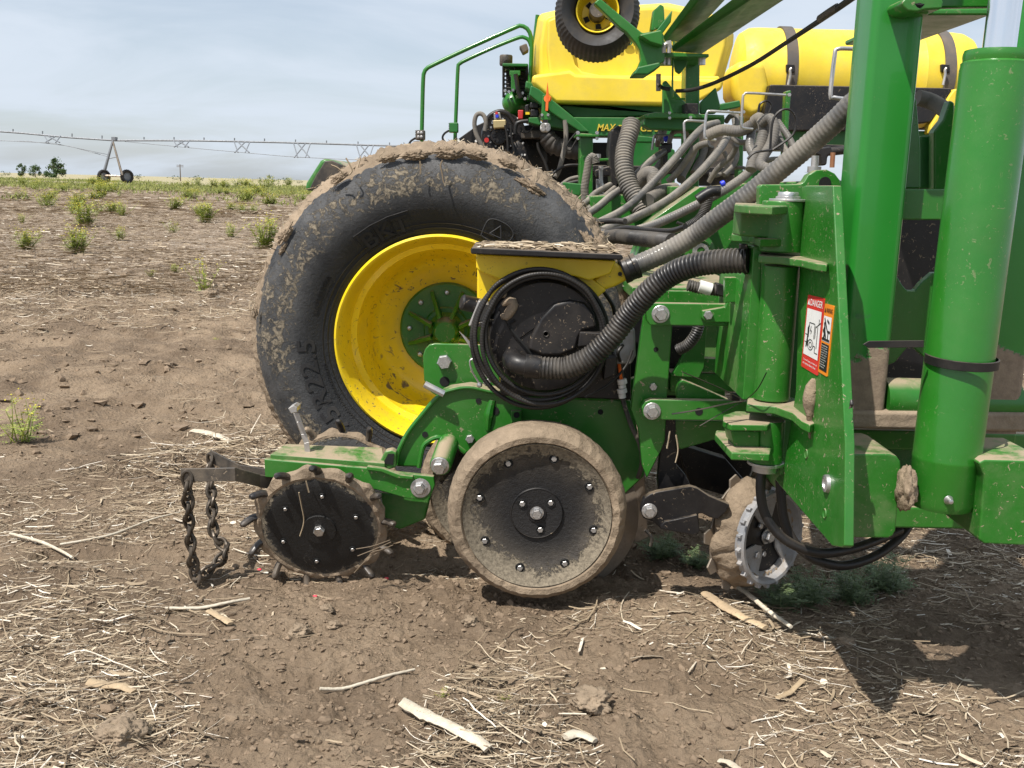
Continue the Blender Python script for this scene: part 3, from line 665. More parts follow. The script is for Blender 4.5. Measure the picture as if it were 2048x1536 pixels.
bolt(row, 974, 764, 2.3, 8, 'hex')
# lower link boss
b = MB(); c = P(881, 931, 2.26); b.lathe([(.001, .003), (.024, .003), (.026, -.003), (.026, -.12), (.001, -.12)], 28, frame(c, (-.1, -1, -.25))); part(b, 'pivot_boss', M['green_dusty'])
bolt(row, 880, 931, 2.25, 19, 'flange', n=(-.1, -1, -.2))
# ---- closing wheel arm: a channel seen a little from above
arm_px = [(528, 918), (733, 936), (790, 945), (868, 953), (870, 970), (862, 992), (848, 1001), (812, 997), (753, 980), (640, 962), (530, 955)]
b = MB(); b.prism(arm_px, 2.275, 2.292); arm = part(b, 'closing_arm', M['green'], bevel=.003)
b = MB(); A = [P(540, 912, 2.285), P(770, 930, 2.285), P(770, 930, 2.285)+Vector((-.02, .1, .012)), P(545, 912, 2.285)+Vector((.01, .1, .0))]
b.loft([v+Vector((0, 0, .004)) for v in A], [v-Vector((0, 0, .008)) for v in A]); part(b, 'arm_top_plate', M['green_dusty'], arm, bevel=.002)
b = MB(); b.prism([(734, 933), (768, 938), (800, 950), (826, 953), (826, 959), (795, 957), (762, 944), (732, 940)], 2.262, 2.278); part(b, 'arm_step', M['green'], arm, bevel=.002)
A = PZ(560, 906, P(560, 905, 2.3).z); b = MB()
b.box((A.x, A.y+.02, A.z-.012), (A.x+.06, A.y+.05, A.z-.0035)); part(b, 'adjuster_slot', M['hole'], arm)
b = MB(); b.prism([(757, 928), (770, 903), (783, 900), (793, 906), (792, 935), (775, 940)], 2.3, 2.33); part(b, 'slot_housing', M['green_dusty'], arm, bevel=.004)
b = MB(); b.prism([(766, 927), (776, 908), (788, 908), (786, 930)], 2.297, 2.302); part(b, 'slot_opening', M['hole'], arm)
bolt(row, 841, 976, 2.272, 20, 'flange', stick=.25); bolt(row, 839, 977, 2.262, 11, 'hex')
lever = MB(); lp = [(578, 822), (586, 816), (592, 826), (598, 843), (607, 868), (613, 885), (616, 911)]
for (x0, y0), (x1, y1) in zip(lp[1:], lp[2:]):
    lever.loft([P(x0-5.5, y0+1, 2.32), P(x0+5.5, y0-1, 2.32), P(x0+5.5, y0-1, 2.328), P(x0-5.5, y0+1, 2.328)], [P(x1-5.5, y1+1, 2.32), P(x1+5.5, y1-1, 2.32), P(x1+5.5, y1-1, 2.328), P(x1-5.5, y1+1, 2.328)])
lever.prism([(576, 817), (587, 811), (594, 815), (594, 824), (582, 827)], 2.29, 2.33); part(lever, 'setting_lever', M['zinc'], bevel=.0012)
# ---- closing wheels
def mudded(col, R, lo, hi, amt, edge, name): return rubber_mud(name, R, lo, hi, amt, edge, col)
CW_MAT = mudded((.012, .012, .012), .142, .72, 1.05, .28, .72, 'closing_disc_mud'); TIP = paint('black_rubber_tips', (.014, .014, .016), .38, dust=.35, speck=.5)
def closing_wheel(px, py, Y, R, n, muddy, up=(.12, 0, 1)):
    c = P(px, py, Y); e = empty('closing_wheel', c, row); Mx = frame(c, n, up)
    b = MB(); b.lathe([(.001, .004), (R*.27, .004), (R*.275, .0), (R*.6, .001), (R*.9, -.003), (R*.985, -.007), (R, -.012), (R, -.03), (.001, -.03)], 72, Mx); d = b.obj('wheel_disc', CW_MAT, e, origin=c)
    b = MB()                                                    # mud packed between the teeth
    def jit(r, a, t):
        k = mnoise.noise(Vector((math.cos(t)*4, math.sin(t)*4, 3.3))); j = abs(math.sin(t*6.5+.5)); return r+(R*.055*(1-j)+R*.05*k if r > R else 0), a+.004*mnoise.noise(Vector((t*9, r*50, 0)))
    b.lathe([(R*.955, -.004), (R*1.0, -.003), (R*1.07, -.012), (R*1.07, -.03), (R*.95, -.04)], 130, Mx, closed=True, jit=jit); b.obj('packed_mud', M['mud'], e, origin=c)
    for k in range(13):
        a = R_(90+k*360/13+6); u = Vector((math.cos(a), math.sin(a), 0)); tn = Vector((-u.y, u.x, 0))
        pts = [Mx @ (u*R*.93+Vector((0, 0, -.018))), Mx @ (u*R*1.08+Vector((0, 0, -.012))), Mx @ (u*R*1.17+Vector((0, 0, .0))+tn*.004), Mx @ (u*R*1.235+Vector((0, 0, .012))+tn*.008), Mx @ (u*R*1.25+Vector((0, 0, .015))+tn*.008)]
        b = MB(); b.tube(pts, [.011, .0105, .0105, .0095, .005], 10, step=.006, flat=.8); b.obj('tooth', M['mud_fine'] if muddy and k % 3 else TIP, e)
    for k in range(6):
        a = R_(90+60*k); p = Mx @ Vector((R*.66*math.cos(a), R*.66*math.sin(a), .001))
        b = MB(); b.lathe([(.0062, .0005), (.0078, .002), (.0085, 0)], 16, frame(p, n)); b.obj('bolt_recess', M['hole'], e)
        bolt(e, 0, 0, 0, 0, 'hex', at=p, n=n, r=.0048, stick=.9)
    bolt(e, 0, 0, 0, 0, 'hex', at=c+Vector(n).normalized()*.004, n=n, r=.0135, stick=.9)
    return e
cwn = Vector((.03, -math.cos(R_(17)), -math.sin(R_(17))))
closing_wheel(639, 1058, 2.245, .1435, cwn, False)
closing_wheel(676, 978, 2.52, .1435, Vector((.03, -math.cos(R_(17)), math.sin(R_(17)))), True)
for pts in ([(598, 985, 2.19), (603, 1010, 2.20), (608, 1042, 2.21), (600, 1072, 2.22)], [(612, 962, 2.2), (616, 978, 2.2), (618, 985, 2.2)]):
    b = MB(); b.tube(pp3(pts), .0018, 5); part(b, 'stuck_straw', STRAW)
for pts in ([(780, 1080, 2.22), (745, 1092, 2.2), (712, 1098, 2.195)], [(782, 1084, 2.22), (750, 1098, 2.2), (715, 1112, 2.195)], [(775, 1095, 2.22), (735, 1118, 2.2), (708, 1146, 2.2)], [(786, 1090, 2.22), (760, 1100, 2.2), (738, 1104, 2.2)]):
    b = MB(); b.tube(pp3(pts), .0011, 4); part(b, 'stuck_straw', STRAW)
# axle and bracket behind the wheel
b = MB(); b.prism([(760, 985), (862, 992), (850, 1040), (800, 1060), (770, 1050)], 2.33, 2.39); part(b, 'closing_bracket', M['green_dusty'], bevel=.006)
# ---- gauge wheels
GW = rubber_mud('gauge_wheel_mud', .205, .32, .84, .34, .815, (.013, .013, .014), 1.0, 26, .95, (.17, .145, .115)); 
def gauge_wheel(px, py, Y, R, full):
    c = P(px, py, Y); e = empty('gauge_wheel', c, row); Mx = frame(c)
    def wob(r, a, t):
        k = mnoise.noise(Vector((math.cos(t)*3.1, math.sin(t)*3.1, 1.7))); k2 = mnoise.noise(Vector((math.cos(t)*16, math.sin(t)*16, a*60)))
        return r*(1+.012*k+.008*k2), a+.0025*k2
    b = MB(); b.lathe([(R*.80, -.012), (R*.825, -.002), (R*.84, .003), (R*.9, .004), (R*.955, -.006), (R*.99, -.026), (R, -.05), (R*.99, -.085), (R*.93, -.1), (R*.8, -.1)], 160, Mx, closed=True, jit=wob)
    b.obj('tyre', M['mud'], e, origin=c)
    b = MB(); b.lathe([(.001, -.028), (R*.1, -.028), (R*.105, -.024), (R*.28, -.022), (R*.29, -.027), (R*.5, -.026), (R*.68, -.018), (R*.79, -.004), (R*.815, .001), (R*.82, -.01), (R*.8, -.06), (.001, -.06)], 96, Mx); b.obj('wheel_dish', GW, e, origin=c)
    if full:
        for k in range(8):
            a = R_(22+45*k+53); p = Mx @ Vector((R*.655*math.cos(a), R*.655*math.sin(a), -.0185))
            b = MB(); b.lathe([(.0075, .0008), (.0098, .003), (.0112, -.001)], 18, frame(p)); b.obj('bolt_recess', M['hole'], e)
            bolt(e, 0, 0, 0, 0, 'hex', at=p+Vector((0, -.0005, 0)), r=.0066, stick=.7)
        for a in (147, 40, 283):
            p = Mx @ Vector((R*.195*math.cos(R_(a)), R*.195*math.sin(R_(a)), -.0225)); b = MB(); b.lathe([(.0072, .0008), (.0095, .0025), (.0105, -.001)], 18, frame(p)); b.obj('bolt_recess', M['hole'], e)
            bolt(e, 0, 0, 0, 0, 'hex', at=p, r=.0066, stick=.7)
        b = MB(); b.lathe([(.017, .0), (.0175, .006), (.021, .006), (.0215, 0)], 30, Mx @ Matrix.Translation((0, 0, -.027)), closed=True); b.obj('hub_ring', M['black'], e)
        b = MB(); b.lathe([(R*.278, .0), (R*.283, .0018), (R*.29, 0)], 60, Mx @ Matrix.Translation((0, 0, -.0225)), closed=True); b.obj('hub_plate_edge', M['black'], e)
        bolt(e, 0, 0, 0, 0, 'flange', at=c+Vector((0, .0265, 0)), r=.0165, stick=1.1)
    return e
gauge_wheel(1074, 1033, 2.135, .2045, True)
gauge_wheel(985, 985, 2.56, .2, False)
c = P(1128, 1037, 2.34); b = MB(); b.lathe([(.001, .006), (.1, .006), (.187, .001), (.19, -.001), (.187, -.003), (.001, -.004)], 96, frame(c, (.16, -1, .02))); part(b, 'opener_disc', M['steel'], origin=c)
b = MB(); b.prism([(1262, 930), (1290, 950), (1296, 1075), (1270, 1085), (1255, 1000)], 2.37, 2.4); part(b, 'disc_scraper', M['steel'], bevel=.002)
b = MB(); b.tube(pp3([(1290, 1060, 2.3), (1303, 1075, 2.3), (1301, 1092, 2.3)]), .004, 6); part(b, 'scraper_hook', M['brownblack'])
# ---- seed hopper
lid_px = [(944, 495), (1243, 509), (1247, 515), (1245, 520), (942, 508), (941, 500)]
b = MB(); b.prism(lid_px, 2.17, 2.40); lid = part(b, 'hopper_lid', M['black_clean'], bevel=.004)
b = MB()                                                           # trash lying on the lid
for i in range(220):
    x = 960+rng.random()*275; yb = rng.random(); p = P(x, 497+(x-942)*.046, 2.18+.0*yb); p = Vector((p.x, 2.185+yb*.2, p.z+.003+rng.random()*.012*(x-900)/340))
    a = rng.gauss(0, .5); l = rng.uniform(.008, .045); d = Vector((math.cos(a), math.sin(a), rng.gauss(0, .12)))*l
    b.tube([p-d*.5, p+Vector((0, 0, .002)), p+d*.5], rng.uniform(.0008, .0028), 4, step=l/3)
part(b, 'trash_on_lid', STRAW, lid)['kind'] = 'stuff'
b = MB(); A = []
nx_, ny_ = 60, 12; gx = np.linspace(1000, 1240, nx_)
vv, ff = [], []
for i, x in enumerate(gx):
    for j in range(ny_):
        p = P(x, 497+(x-942)*.046, 2.18); h = max(-.006, .012*(mnoise.noise(Vector((x*.05, j*.5, 2)))+.25)*min(1, (x-990)/90)+.004*mnoise.noise(Vector((x*.3, j*1.7, 5))))
        vv.append(Vector((p.x, 2.182+j*.018, p.z+h))); 
for i in range(nx_-1):
    for j in range(ny_-1): k = i*ny_+j; ff.append((k, k+ny_, k+ny_+1, k+1))
b.add(vv, ff); part(b, 'mud_on_lid', M['mud'], lid, ang=0)
b = MB(); b.prism([(952, 508), (1233, 521), (1221, 548), (1178, 561), (1150, 553), (1120, 548), (1085, 545), (1050, 549), (1010, 563), (985, 553), (961, 544), (952, 537)], 2.24, 2.42); part(b, 'seed_hopper', M['yellow'], bevel=.004)
b = MB(); b.prism([(954, 533), (1010, 552), (1085, 540), (1180, 552), (1214, 580), (1190, 600), (1040, 580), (979, 603), (954, 600)], 2.275, 2.42); part(b, 'hopper_throat', M['yellow'], bevel=.005)
b = MB(); b.prism([(1222, 520), (1258, 537), (1256, 560), (1230, 574), (1196, 585), (1180, 570)], 2.28, 2.36); spout = part(b, 'filler_spout', M['yellow'], bevel=.008)
c = P(1240, 548, 2.275); b = MB(); b.lathe([(.001, .002), (.002, .003), (.0045, .003), (.005, 0)], 16, frame(c)); part(b, 'spout_rivet', M['black'], spout)
c = P(1254, 539, 2.3); d = (P(1300, 519, 2.3)-c).normalized(); b = MB(); b.lathe([(.025, -.012), (.03, -.012), (.03, .002), (.027, .004), (.027, .014), (.03, .016), (.03, .026), (.024, .026)], 28, frame(c, d, (0, 1, 0)), closed=True); part(b, 'hose_collar', M['black_clean'])
# ---- seed meter: black disc housing inside a coil of cable
c = P(1090, 671, 2.245); Rm = .133; Mx = frame(c)
b = MB(); b.lathe([(.001, .02), (Rm*.8, .02), (Rm*.93, .014), (Rm*.985, .002), (Rm, -.03), (Rm, -.09), (.001, -.09)], 80, Mx); meter = part(b, 'seed_meter', M['black'], origin=c)
b = MB()                                                            # raised crescent panel of the cover
def pol(r, a): return Mx @ Vector((Rm*r*math.cos(R_(a)), Rm*r*math.sin(R_(a)), .02))
cres = [pol(.93, a) for a in range(150, 28, -6)]+[pol(.3+.0*a, 40) for a in [0]]+[pol(.22, 120), pol(.5, 190)]
b.loft([p+Vector((0, -.003, 0)) for p in cres], [p+Vector((0, .012, 0)) for p in cres]); part(b, 'cover_panel', M['black'], meter, bevel=.0025)
lob = [(1108, 608), (1140, 600), (1170, 606), (1188, 626), (1194, 656), (1166, 662), (1158, 676), (1152, 700), (1120, 712), (1085, 712), (1056, 700), (1060, 676), (1080, 636)]
b = MB(); b.prism(lob, 2.21, 2.24); part(b, 'vacuum_dome', M['black'], meter, bevel=.008, seg=3)
b = MB(); b.lathe([(.0045, 0), (.006, .0015), (.0075, 0)], 20, frame(P(1092, 668, 2.209))); part(b, 'cover_boss', M['black'], meter)
b = MB(); b.prism([(1160, 664), (1205, 666), (1198, 690), (1156, 694)], 2.2, 2.25); part(b, 'meter_motor', M['black'], meter, bevel=.003)
b = MB(); b.tube(pp([(1030, 640), (1020, 655), (1060, 705), (1072, 722)], 2.222), .004, 6); part(b, 'cover_seam', M['hole'], meter)
b = MB(); b.tube(pp([(1004, 610), (1018, 602), (1026, 606), (1022, 620), (1010, 634), (1003, 628)], 2.218), [.004, .011, .012, .012, .01, .004], 12); part(b, 'muddy_latch_knob', M['mud_fine'], meter)
b = MB(); b.tube(pp([(990, 600), (1000, 588), (1012, 592)], 2.225), [.008, .011, .006], 10); part(b, 'muddy_latch_knob', M['mud_fine'], meter)
b = MB(); b.tube(circ_pts := [Mx @ Vector((Rm*1.02*math.cos(R_(a)), Rm*1.02*math.sin(R_(a)), .004)) for a in range(165, 20, -6)], .0035, 8); part(b, 'cover_gasket', M['rubber_hose'], meter)
b = MB(); b.tube([Mx @ Vector((Rm*1.07*math.cos(R_(a)), Rm*1.07*math.sin(R_(a)), -.01)) for a in range(172, 8, -6)], .006, 8); part(b, 'housing_lip', M['rubber_hose'], meter)
# body behind the meter
b = MB(); b.prism([(1170, 690), (1262, 660), (1262, 800), (1000, 792), (1000, 760), (1120, 780)], 2.32, 2.42); part(b, 'meter_frame', M['black_clean'], bevel=.004)
b = MB(); b.prism([(1225, 690), (1240, 660), (1270, 656), (1272, 712), (1262, 730), (1228, 728)], 2.28, 2.34); part(b, 'drive_gearbox', M['silver'], bevel=.006)
b = MB(); b.prism([(1210, 715), (1236, 712), (1232, 750), (1206, 762)], 2.25, 2.3); part(b, 'drive_housing', M['black'], bevel=.004)
b = MB(); b.prism([(957, 600), (979, 611), (966, 655), (936, 653)], 2.225, 2.29); part(b, 'actuator_box', M['grey_box'], bevel=.004)
c = P(940, 607, 2.26); b = MB(); b.lathe([(.001, 0), (.017, 0), (.018, .01), (.018, .038), (.014, .042), (.001, .042)], 20, frame(P(957, 612, 2.26), (-1, -.3, .25))); part(b, 'actuator_motor', M['black'])
# cable coil: three turns of braided cable around the meter
coil = []
for turn, (dx, dy, rr, yy) in enumerate([(-9, 0, 128, 2.2), (1, 9, 124, 2.19), (1, -1, 117, 2.195), (-12, 7, 131, 2.215)]):
    pts = [P(1087+dx+rr*math.cos(R_(a)), 672+dy-rr*(1.0+.03*turn % .05)*math.sin(R_(a))-(6 if 40 < a < 140 and turn < 2 else 0), yy) for a in range(0, 361, 15)]
    b = MB(); b.tube(pts, .0052, 10, pitch=.006, amp=.05); part(b, 'cable_coil', M['rubber_hose'])
for (x, y, a) in [(968, 644, 100), (985, 752, 40)]:
    p = P(x, y, 2.205); b = MB(); u = Vector((math.cos(R_(a)), 0, math.sin(R_(a)))); v = Vector((-u.z, 0, u.x))
    b.tube([p+v*.02*math.cos(R_(t))+Vector((0, -.016*math.sin(R_(t))+.008, 0)) for t in range(0, 361, 30)], .0018, 6); part(b, 'cable_tie', M['black_clean'])
# elbow and ribbed vacuum hose
b = MB(); b.tube(pp3([(1026, 716, 2.25), (1024, 718, 2.205), (1032, 727, 2.175), (1050, 732, 2.168), (1066, 733, 2.168)]), [.021, .0225, .0225, .022, .022], 18, step=.006); elbow = part(b, 'vacuum_elbow', M['black'])
b = MB(); b.tube(pp3([(1049, 731, 2.168), (1079, 735, 2.168)]), .0262, 20); part(b, 'elbow_cuff', M['black'], elbow, bevel=.0015)
vac = [(1078, 735, 2.168), (1110, 737, 2.165), (1139, 734, 2.16), (1182, 713, 2.15), (1225, 672, 2.14), (1257, 630, 2.13), (1300, 582, 2.1), (1340, 550, 2.08), (1385, 531, 2.05), (1440, 523, 2.02), (1498, 521, 1.99)]
b = MB(); b.tube(pp3(vac), .0235, 20, pitch=.0085, amp=.075, cap=True); part(b, 'vacuum_hose', M['corrugated'], ang=60)
# seed sensor line down to the furrow, with couplings
b = MB(); b.tube(pp3([(1240, 720, 2.3), (1243, 745, 2.3), (1244, 775, 2.3), (1246, 800, 2.3), (1262, 850, 2.29), (1280, 890, 2.28), (1284, 925, 2.28), (1276, 955, 2.3)]), .0055, 8); part(b, 'liquid_line', M['brownblack'])
b = MB(); b.tube(pp3([(1236, 715, 2.295), (1240, 740, 2.295), (1243, 765, 2.295)]), .004, 8); part(b, 'orange_line', M['orange'])
for y0, y1, r in [(758, 768, .0115), (769, 776, .009), (777, 786, .0115), (787, 796, .0085)]:
    b = MB(); b.tube(pp3([(1243.5, y0, 2.295), (1245, y1, 2.295)]), r, 12); part(b, 'coupling', M['white'], bevel=.001)
for pts, r in [([(1205, 580, 2.3), (1225, 610, 2.32), (1232, 640, 2.33), (1243, 660, 2.35)], .005), ([(1265, 700, 2.26), (1250, 735, 2.25), (1215, 770, 2.24), (1170, 795, 2.23)], .0028), ([(1246, 690, 2.27), (1236, 705, 2.26), (1240, 722, 2.28)], .004)]:
    b = MB(); b.tube(pp3(pts), r, 8); part(b, 'wire', M['rubber_hose'])
# ---- front head and parallel arms
head_px = [(1289, 615), (1298, 607), (1347, 608), (1345, 652), (1340, 720), (1334, 800), (1330, 880), (1322, 902), (1294, 957), (1284, 930), (1277, 860), (1262, 818)]
b = MB(); b.prism(head_px, 2.225, 2.245); head = part(b, 'front_head', M['green'], bevel=.003)
b = MB(); A = [P(x, y, 2.44) for x, y in head_px]; b.loft(A, [a+Vector((0, .016, 0)) for a in A]); part(b, 'far_head', M['green'], bevel=.003)
up_px = [(1291, 618), (1300, 608), (1310, 606), (1498, 609), (1496, 653), (1300, 651), (1293, 640)]
lo_px = [(1283, 815), (1290, 803), (1302, 799), (1470, 802), (1500, 803), (1500, 842), (1300, 840), (1287, 834)]
for nm, px in (('parallel_arm', up_px), ('parallel_arm', lo_px)):
    for Y in (2.185, 2.455):
        b = MB(); s = [P(x, y, 2.185) for x, y in px]; s = [Vector((v.x, Y, v.z)) for v in s]; b.loft(s, [v+Vector((0, .022, 0)) for v in s]); part(b, nm, M['green'], bevel=.003)
b = MB(); b.prism([(1405, 622), (1450, 614), (1455, 604), (1470, 604), (1473, 614), (1497, 614), (1495, 645), (1412, 645), (1403, 636)], 2.17, 2.186); part(b, 'stop_plate', M['green'], bevel=.0025)
bolt(row, 1321, 628, 2.185, 18); bolt(row, 1416, 630, 2.17, 9.5, 'hex'); bolt(row, 1304, 822, 2.185, 17.5); bolt(row, 1306, 773, 2.224, 8, 'hex')
hole(row, 1312, 699, 2.224, 4.5); hole(row, 1398, 823, 2.184, 7)
b = MB(); b.prism([(1355, 802), (1354, 780), (1358, 766), (1365, 759), (1372, 762), (1468, 804)], 2.225, 2.25); part(b, 'arm_gusset', M['green'], bevel=.003)
b = MB(); b.prism([(1412, 650), (1497, 650), (1492, 720), (1407, 718)], 2.5, 2.51); part(b, 'mount_plate', M['green_dusty'], bevel=.002)
b = MB(); b.prism([(1343, 752), (1404, 650), (1414, 650), (1408, 735), (1398, 756)], 2.4, 2.42); part(b, 'mount_gusset', M['green'], bevel=.002)
b = MB(); b.prism([(1340, 745), (1492, 748), (1490, 784), (1340, 784)], 2.44, 2.5); part(b, 'cross_tube', M['green'], bevel=.004)
b = MB(); b.prism([(1405, 716), (1492, 720), (1490, 748), (1402, 744)], 2.42, 2.45); part(b, 'cross_tube', M['green'], bevel=.003)
b = MB(); b.prism([(1345, 840), (1500, 842), (1500, 860), (1360, 900), (1350, 880)], 2.26, 2.44); part(b, 'arm_shield', M['green'], bevel=.004)
b = MB(); b.tube(pp3([(1400, 640, 2.33), (1392, 668, 2.33), (1375, 690, 2.34), (1355, 700, 2.35)]), .013, 12, pitch=.006, amp=.09); part(b, 'wiring_loom', M['corrugated'])
b = MB(); b.tube(pp3([(1462, 796, 2.2), (1478, 796, 2.2)]), .012, 10); part(b, 'rubber_stop', M['black'], bevel=.002)
b = MB(); b.prism([(1258, 630), (1420, 640), (1420, 805), (1258, 805)], 2.52, 2.54); part(b, 'arm_gap_dark_sheet', M['black_clean'], bevel=.002)  # added black sheet that darkens the gap behind the parallel arms
b = MB(); b.prism([(1325, 880), (1510, 850), (1530, 950), (1490, 990), (1380, 970), (1325, 975)], 2.56, 2.58); part(b, 'lower_shade_sheet', M['black_clean'], bevel=.002)  # added black sheet in place of the shade below the arms
# ---- row cleaner on its arm
b = MB(); b.prism(zG([(175, 780), (180, 730), (205, 670), (260, 632), (330, 612), (600, 568), (660, 585), (760, 650), (940, 725), (900, 790), (830, 850), (760, 830), (705, 800), (670, 800), (676, 900), (684, 950), (660, 985), (600, 985), (350, 930), (280, 870), (200, 840)]), 2.16, 2.18); ca = part(b, 'row_cleaner_arm', M['black_clean'], bevel=.003)
b = MB(); b.prism(zG([(350, 905), (380, 870), (660, 810), (672, 900), (680, 955), (640, 985), (350, 930)]), 2.15, 2.165); part(b, 'arm_wing', M['black_clean'], ca, bevel=.002)
bolt(row, 1240+250/4.267, 840+775/4.267, 2.16, 15.5)
b = MB(); b.prism(zG([(370, -20), (475, -20), (480, 380), (560, 470), (610, 575), (330, 620), (320, 500)]), 2.25, 2.27); part(b, 'cleaner_mount', M['black_clean'], bevel=.003)
b = MB(); b.prism(zG([(480, 200), (900, 330), (1100, 560), (880, 640), (600, 560)]), 2.42, 2.46); part(b, 'cleaner_mount_far', M['black_clean'], bevel=.003)
for pts in ([(1352, 870), (1356, 900), (1351, 925)], [(1340, 862), (1336, 885), (1334, 897)]):
    b = MB(); b.tube(pp(pts, 2.2), .0018, 5); part(b, 'stuck_straw', STRAW)
def toothed(px, py, Y, R, n, nt, thick, lip, mat, name, up=(0, 0, 1), hook=.12, width=.5, inner=.0, parent=row):
    c = P(px, py, Y); Mx = frame(c, n, up); A, B = [], []
    prof = []
    for k in range(nt):
        for f, rr in [(0, 1), (.5-width*.5, 1), (.5-width*.2, 1+hook), (.5+width*.3, 1+hook*.92), (.5+width*.5, 1.0)]: prof.append((360/nt*(k+f), rr))
    b = MB(); rows = []
    for z, s in ((0, 1), (-thick, 1)):
        rows.append([b.bm.verts.new(Mx @ Vector((R*s*r*math.cos(R_(a)), R*s*r*math.sin(R_(a)), z))) for a, r in prof])
    rin = [[b.bm.verts.new(Mx @ Vector((R*inner*math.cos(R_(a)), R*inner*math.sin(R_(a)), z-(lip if z == 0 else lip)))) for a, r in prof] for z in (0, -thick)]
    m = len(prof)
    for k in range(m):
        j = (k+1) % m
        b.bm.faces.new((rows[0][k], rows[0][j], rows[1][j], rows[1][k])); b.bm.faces.new((rows[0][k], rin[0][k], rin[0][j], rows[0][j]))
        b.bm.faces.new((rows[1][k], rows[1][j], rin[1][j], rin[1][k])); b.bm.faces.new((rin[0][k], rin[1][k], rin[1][j], rin[0][j]))
    return b.obj(name, mat, parent, origin=c, bevel=.0015), Mx, c
rn = Vector((.62, -.78, .05)).normalized(); e = empty('row_cleaner_wheel', P(1545, 1078, 2.2), row)
toothed(1545, 1076, 2.2, .112, rn, 22, .012, .0, M['silver'], 'toothed_ring', (.1, 0, 1), .075, .34, .9, e)
Mx = frame(P(1545, 1076, 2.2), rn); c = P(1545, 1076, 2.2)
b = MB(); b.lathe([(.112, .0), (.108, .004), (.1, .003), (.094, -.012), (.086, -.014), (.083, -.018), (.085, -.03), (.11, -.02)], 72, Mx, closed=True); b.obj('rim_band', M['silver'], e, origin=c)
b = MB(); b.lathe([(.001, -.02), (.084, -.02), (.084, -.03), (.001, -.03)], 48, Mx); b.obj('hub_disc', M['black_clean'], e, origin=c)
for k in range(3):
    a = R_(100+120*k); u = Mx.to_3x3() @ Vector((math.cos(a), math.sin(a), 0)); v = Mx.to_3x3() @ Vector((-math.sin(a), math.cos(a), 0)); z = Mx.to_3x3() @ Vector((0, 0, 1))
    A = [c+u*.088-v*.05, c+u*.04-v*.02, c+u*.028, c+u*.04+v*.02, c+u*.088+v*.05]; b = MB(); b.loft([p-z*.013 for p in A], [p-z*.019 for p in A]); b.obj('spoke_plate', M['silver'], e, bevel=.0015)
    for q in (.055,): bolt(e, 0, 0, 0, 0, 'hex', at=c+u*q-z*.013, n=rn, r=.0085)
    bolt(e, 0, 0, 0, 0, 'hex', at=c+u*.035+v*.022-z*.0165, n=rn, r=.007)
bolt(e, 0, 0, 0, 0, 'flange', at=c-z*.018, n=rn, r=.018)
c2 = c-rn*.075; px2 = None
b = MB()
def mj(r, a, t):
    k = mnoise.noise(Vector((math.cos(t)*3, math.sin(t)*3, a*30))); k2 = mnoise.noise(Vector((math.cos(t)*12, math.sin(t)*12, a*90+4))); return r*(1+.13*k+.06*k2), a+.006*k2
b.lathe([(.09, -.012), (.106, -.014), (.118, -.03), (.128, -.05), (.132, -.068), (.12, -.08), (.09, -.08)], 90, Mx, closed=True, jit=mj); b.obj('packed_mud', M['mud'], e, origin=c, ang=0)
def pxof(p):
    d = CM.transposed() @ (Vector(p)-C0); return 1024-F*d.x/d.z, 768+F*d.y/d.z
x2, y2 = pxof(c2); toothed(x2, y2, c2.y, .13, rn, 11, .005, .0, M['steel'], 'toothed_disc', (.1, 0, 1), .15, .55, .3, e)
# ================================================================== DRAG CHAIN
ch = empty('drag_chain', P(400, 1160, 2.27)); tag(ch, 'rusty dark twisted-link chain hanging from black brackets and trailing on the straw', 'chain')
def link(p, d, roll, L=.035, wd=.023, r=.0046):
    d = Vector(d).normalized(); s = d.cross(Vector((0, 1, 0))).normalized(); t = d.cross(s)
    u = s*math.cos(roll)+t*math.sin(roll); v = d.cross(u); pts = []
    for k in range(17):
        a = 2*math.pi*k/16; x = math.cos(a); y = math.sin(a); tw = .55*y
        pts.append(Vector(p)+d*(L*.62*y)+(u*math.cos(tw)+v*math.sin(tw))*(wd*.5*x))
    b = MB(); b.tube(pts, r, 8, step=.005, cap=False); b.obj('link', M['chain'], ch)
def run(pts, n, r0=0.):
    P3, _ = smooth_path(pp3(pts), .01, .004); 
    for i in range(n):
        f = (i+.5)/n*(len(P3)-1); k = int(f); p = P3[k]; d = P3[min(k+2, len(P3)-1)]-P3[max(k-2, 0)]; link(p, d, r0+(i % 2)*1.45+rng.uniform(-.2, .2))
run([(374, 950, 2.19), (376, 1000, 2.19), (379, 1060, 2.2), (384, 1110, 2.2), (388, 1140, 2.21)], 9, .2)
run([(390, 1140, 2.215), (393, 1155, 2.21), (405, 1150, 2.235), (425, 1135, 2.26), (442, 1118, 2.29), (452, 1100, 2.31), (436, 1080, 2.33), (428, 1068, 2.34)], 8, .3)
run([(427, 1062, 2.345), (424, 1030, 2.36), (424, 1000, 2.38), (421, 962, 2.41), (420, 915, 2.43)], 8, .8)
def strap(pts, h, Y0s, name):
    b = MB(); t = .006
    A = [P(x, y, Y) for (x, y), Y in zip(pts, Y0s)]
    for p, q in zip(A, A[1:]):
        dz = Vector((0, 0, -h)); b.loft([p, q, q+dz, p+dz], [v+Vector((0, t, 0)) for v in (p, q, q+dz, p+dz)])
    part(b, name, M['brownblack'], bevel=.001)
strap([(361, 938), (470, 936), (520, 950), (548, 955)], .031, [2.19, 2.19, 2.27, 2.3], 'chain_bracket')
strap([(420, 900), (478, 930), (530, 938)], .033, [2.43, 2.4, 2.36], 'chain_bracket')
# ================================================================== PLANTER (frame, hinge, masts, ram, carrying wheel)
pl = empty('planter', P(1700, 1090, 2.2)); tag(pl, 'huge green planter frame with hinge plate, masts, hoses and one big muddy carrying wheel', 'planter')
def pt(mb, name, mat, parent=pl, **k): return mb.obj(name, mat, parent, **k)
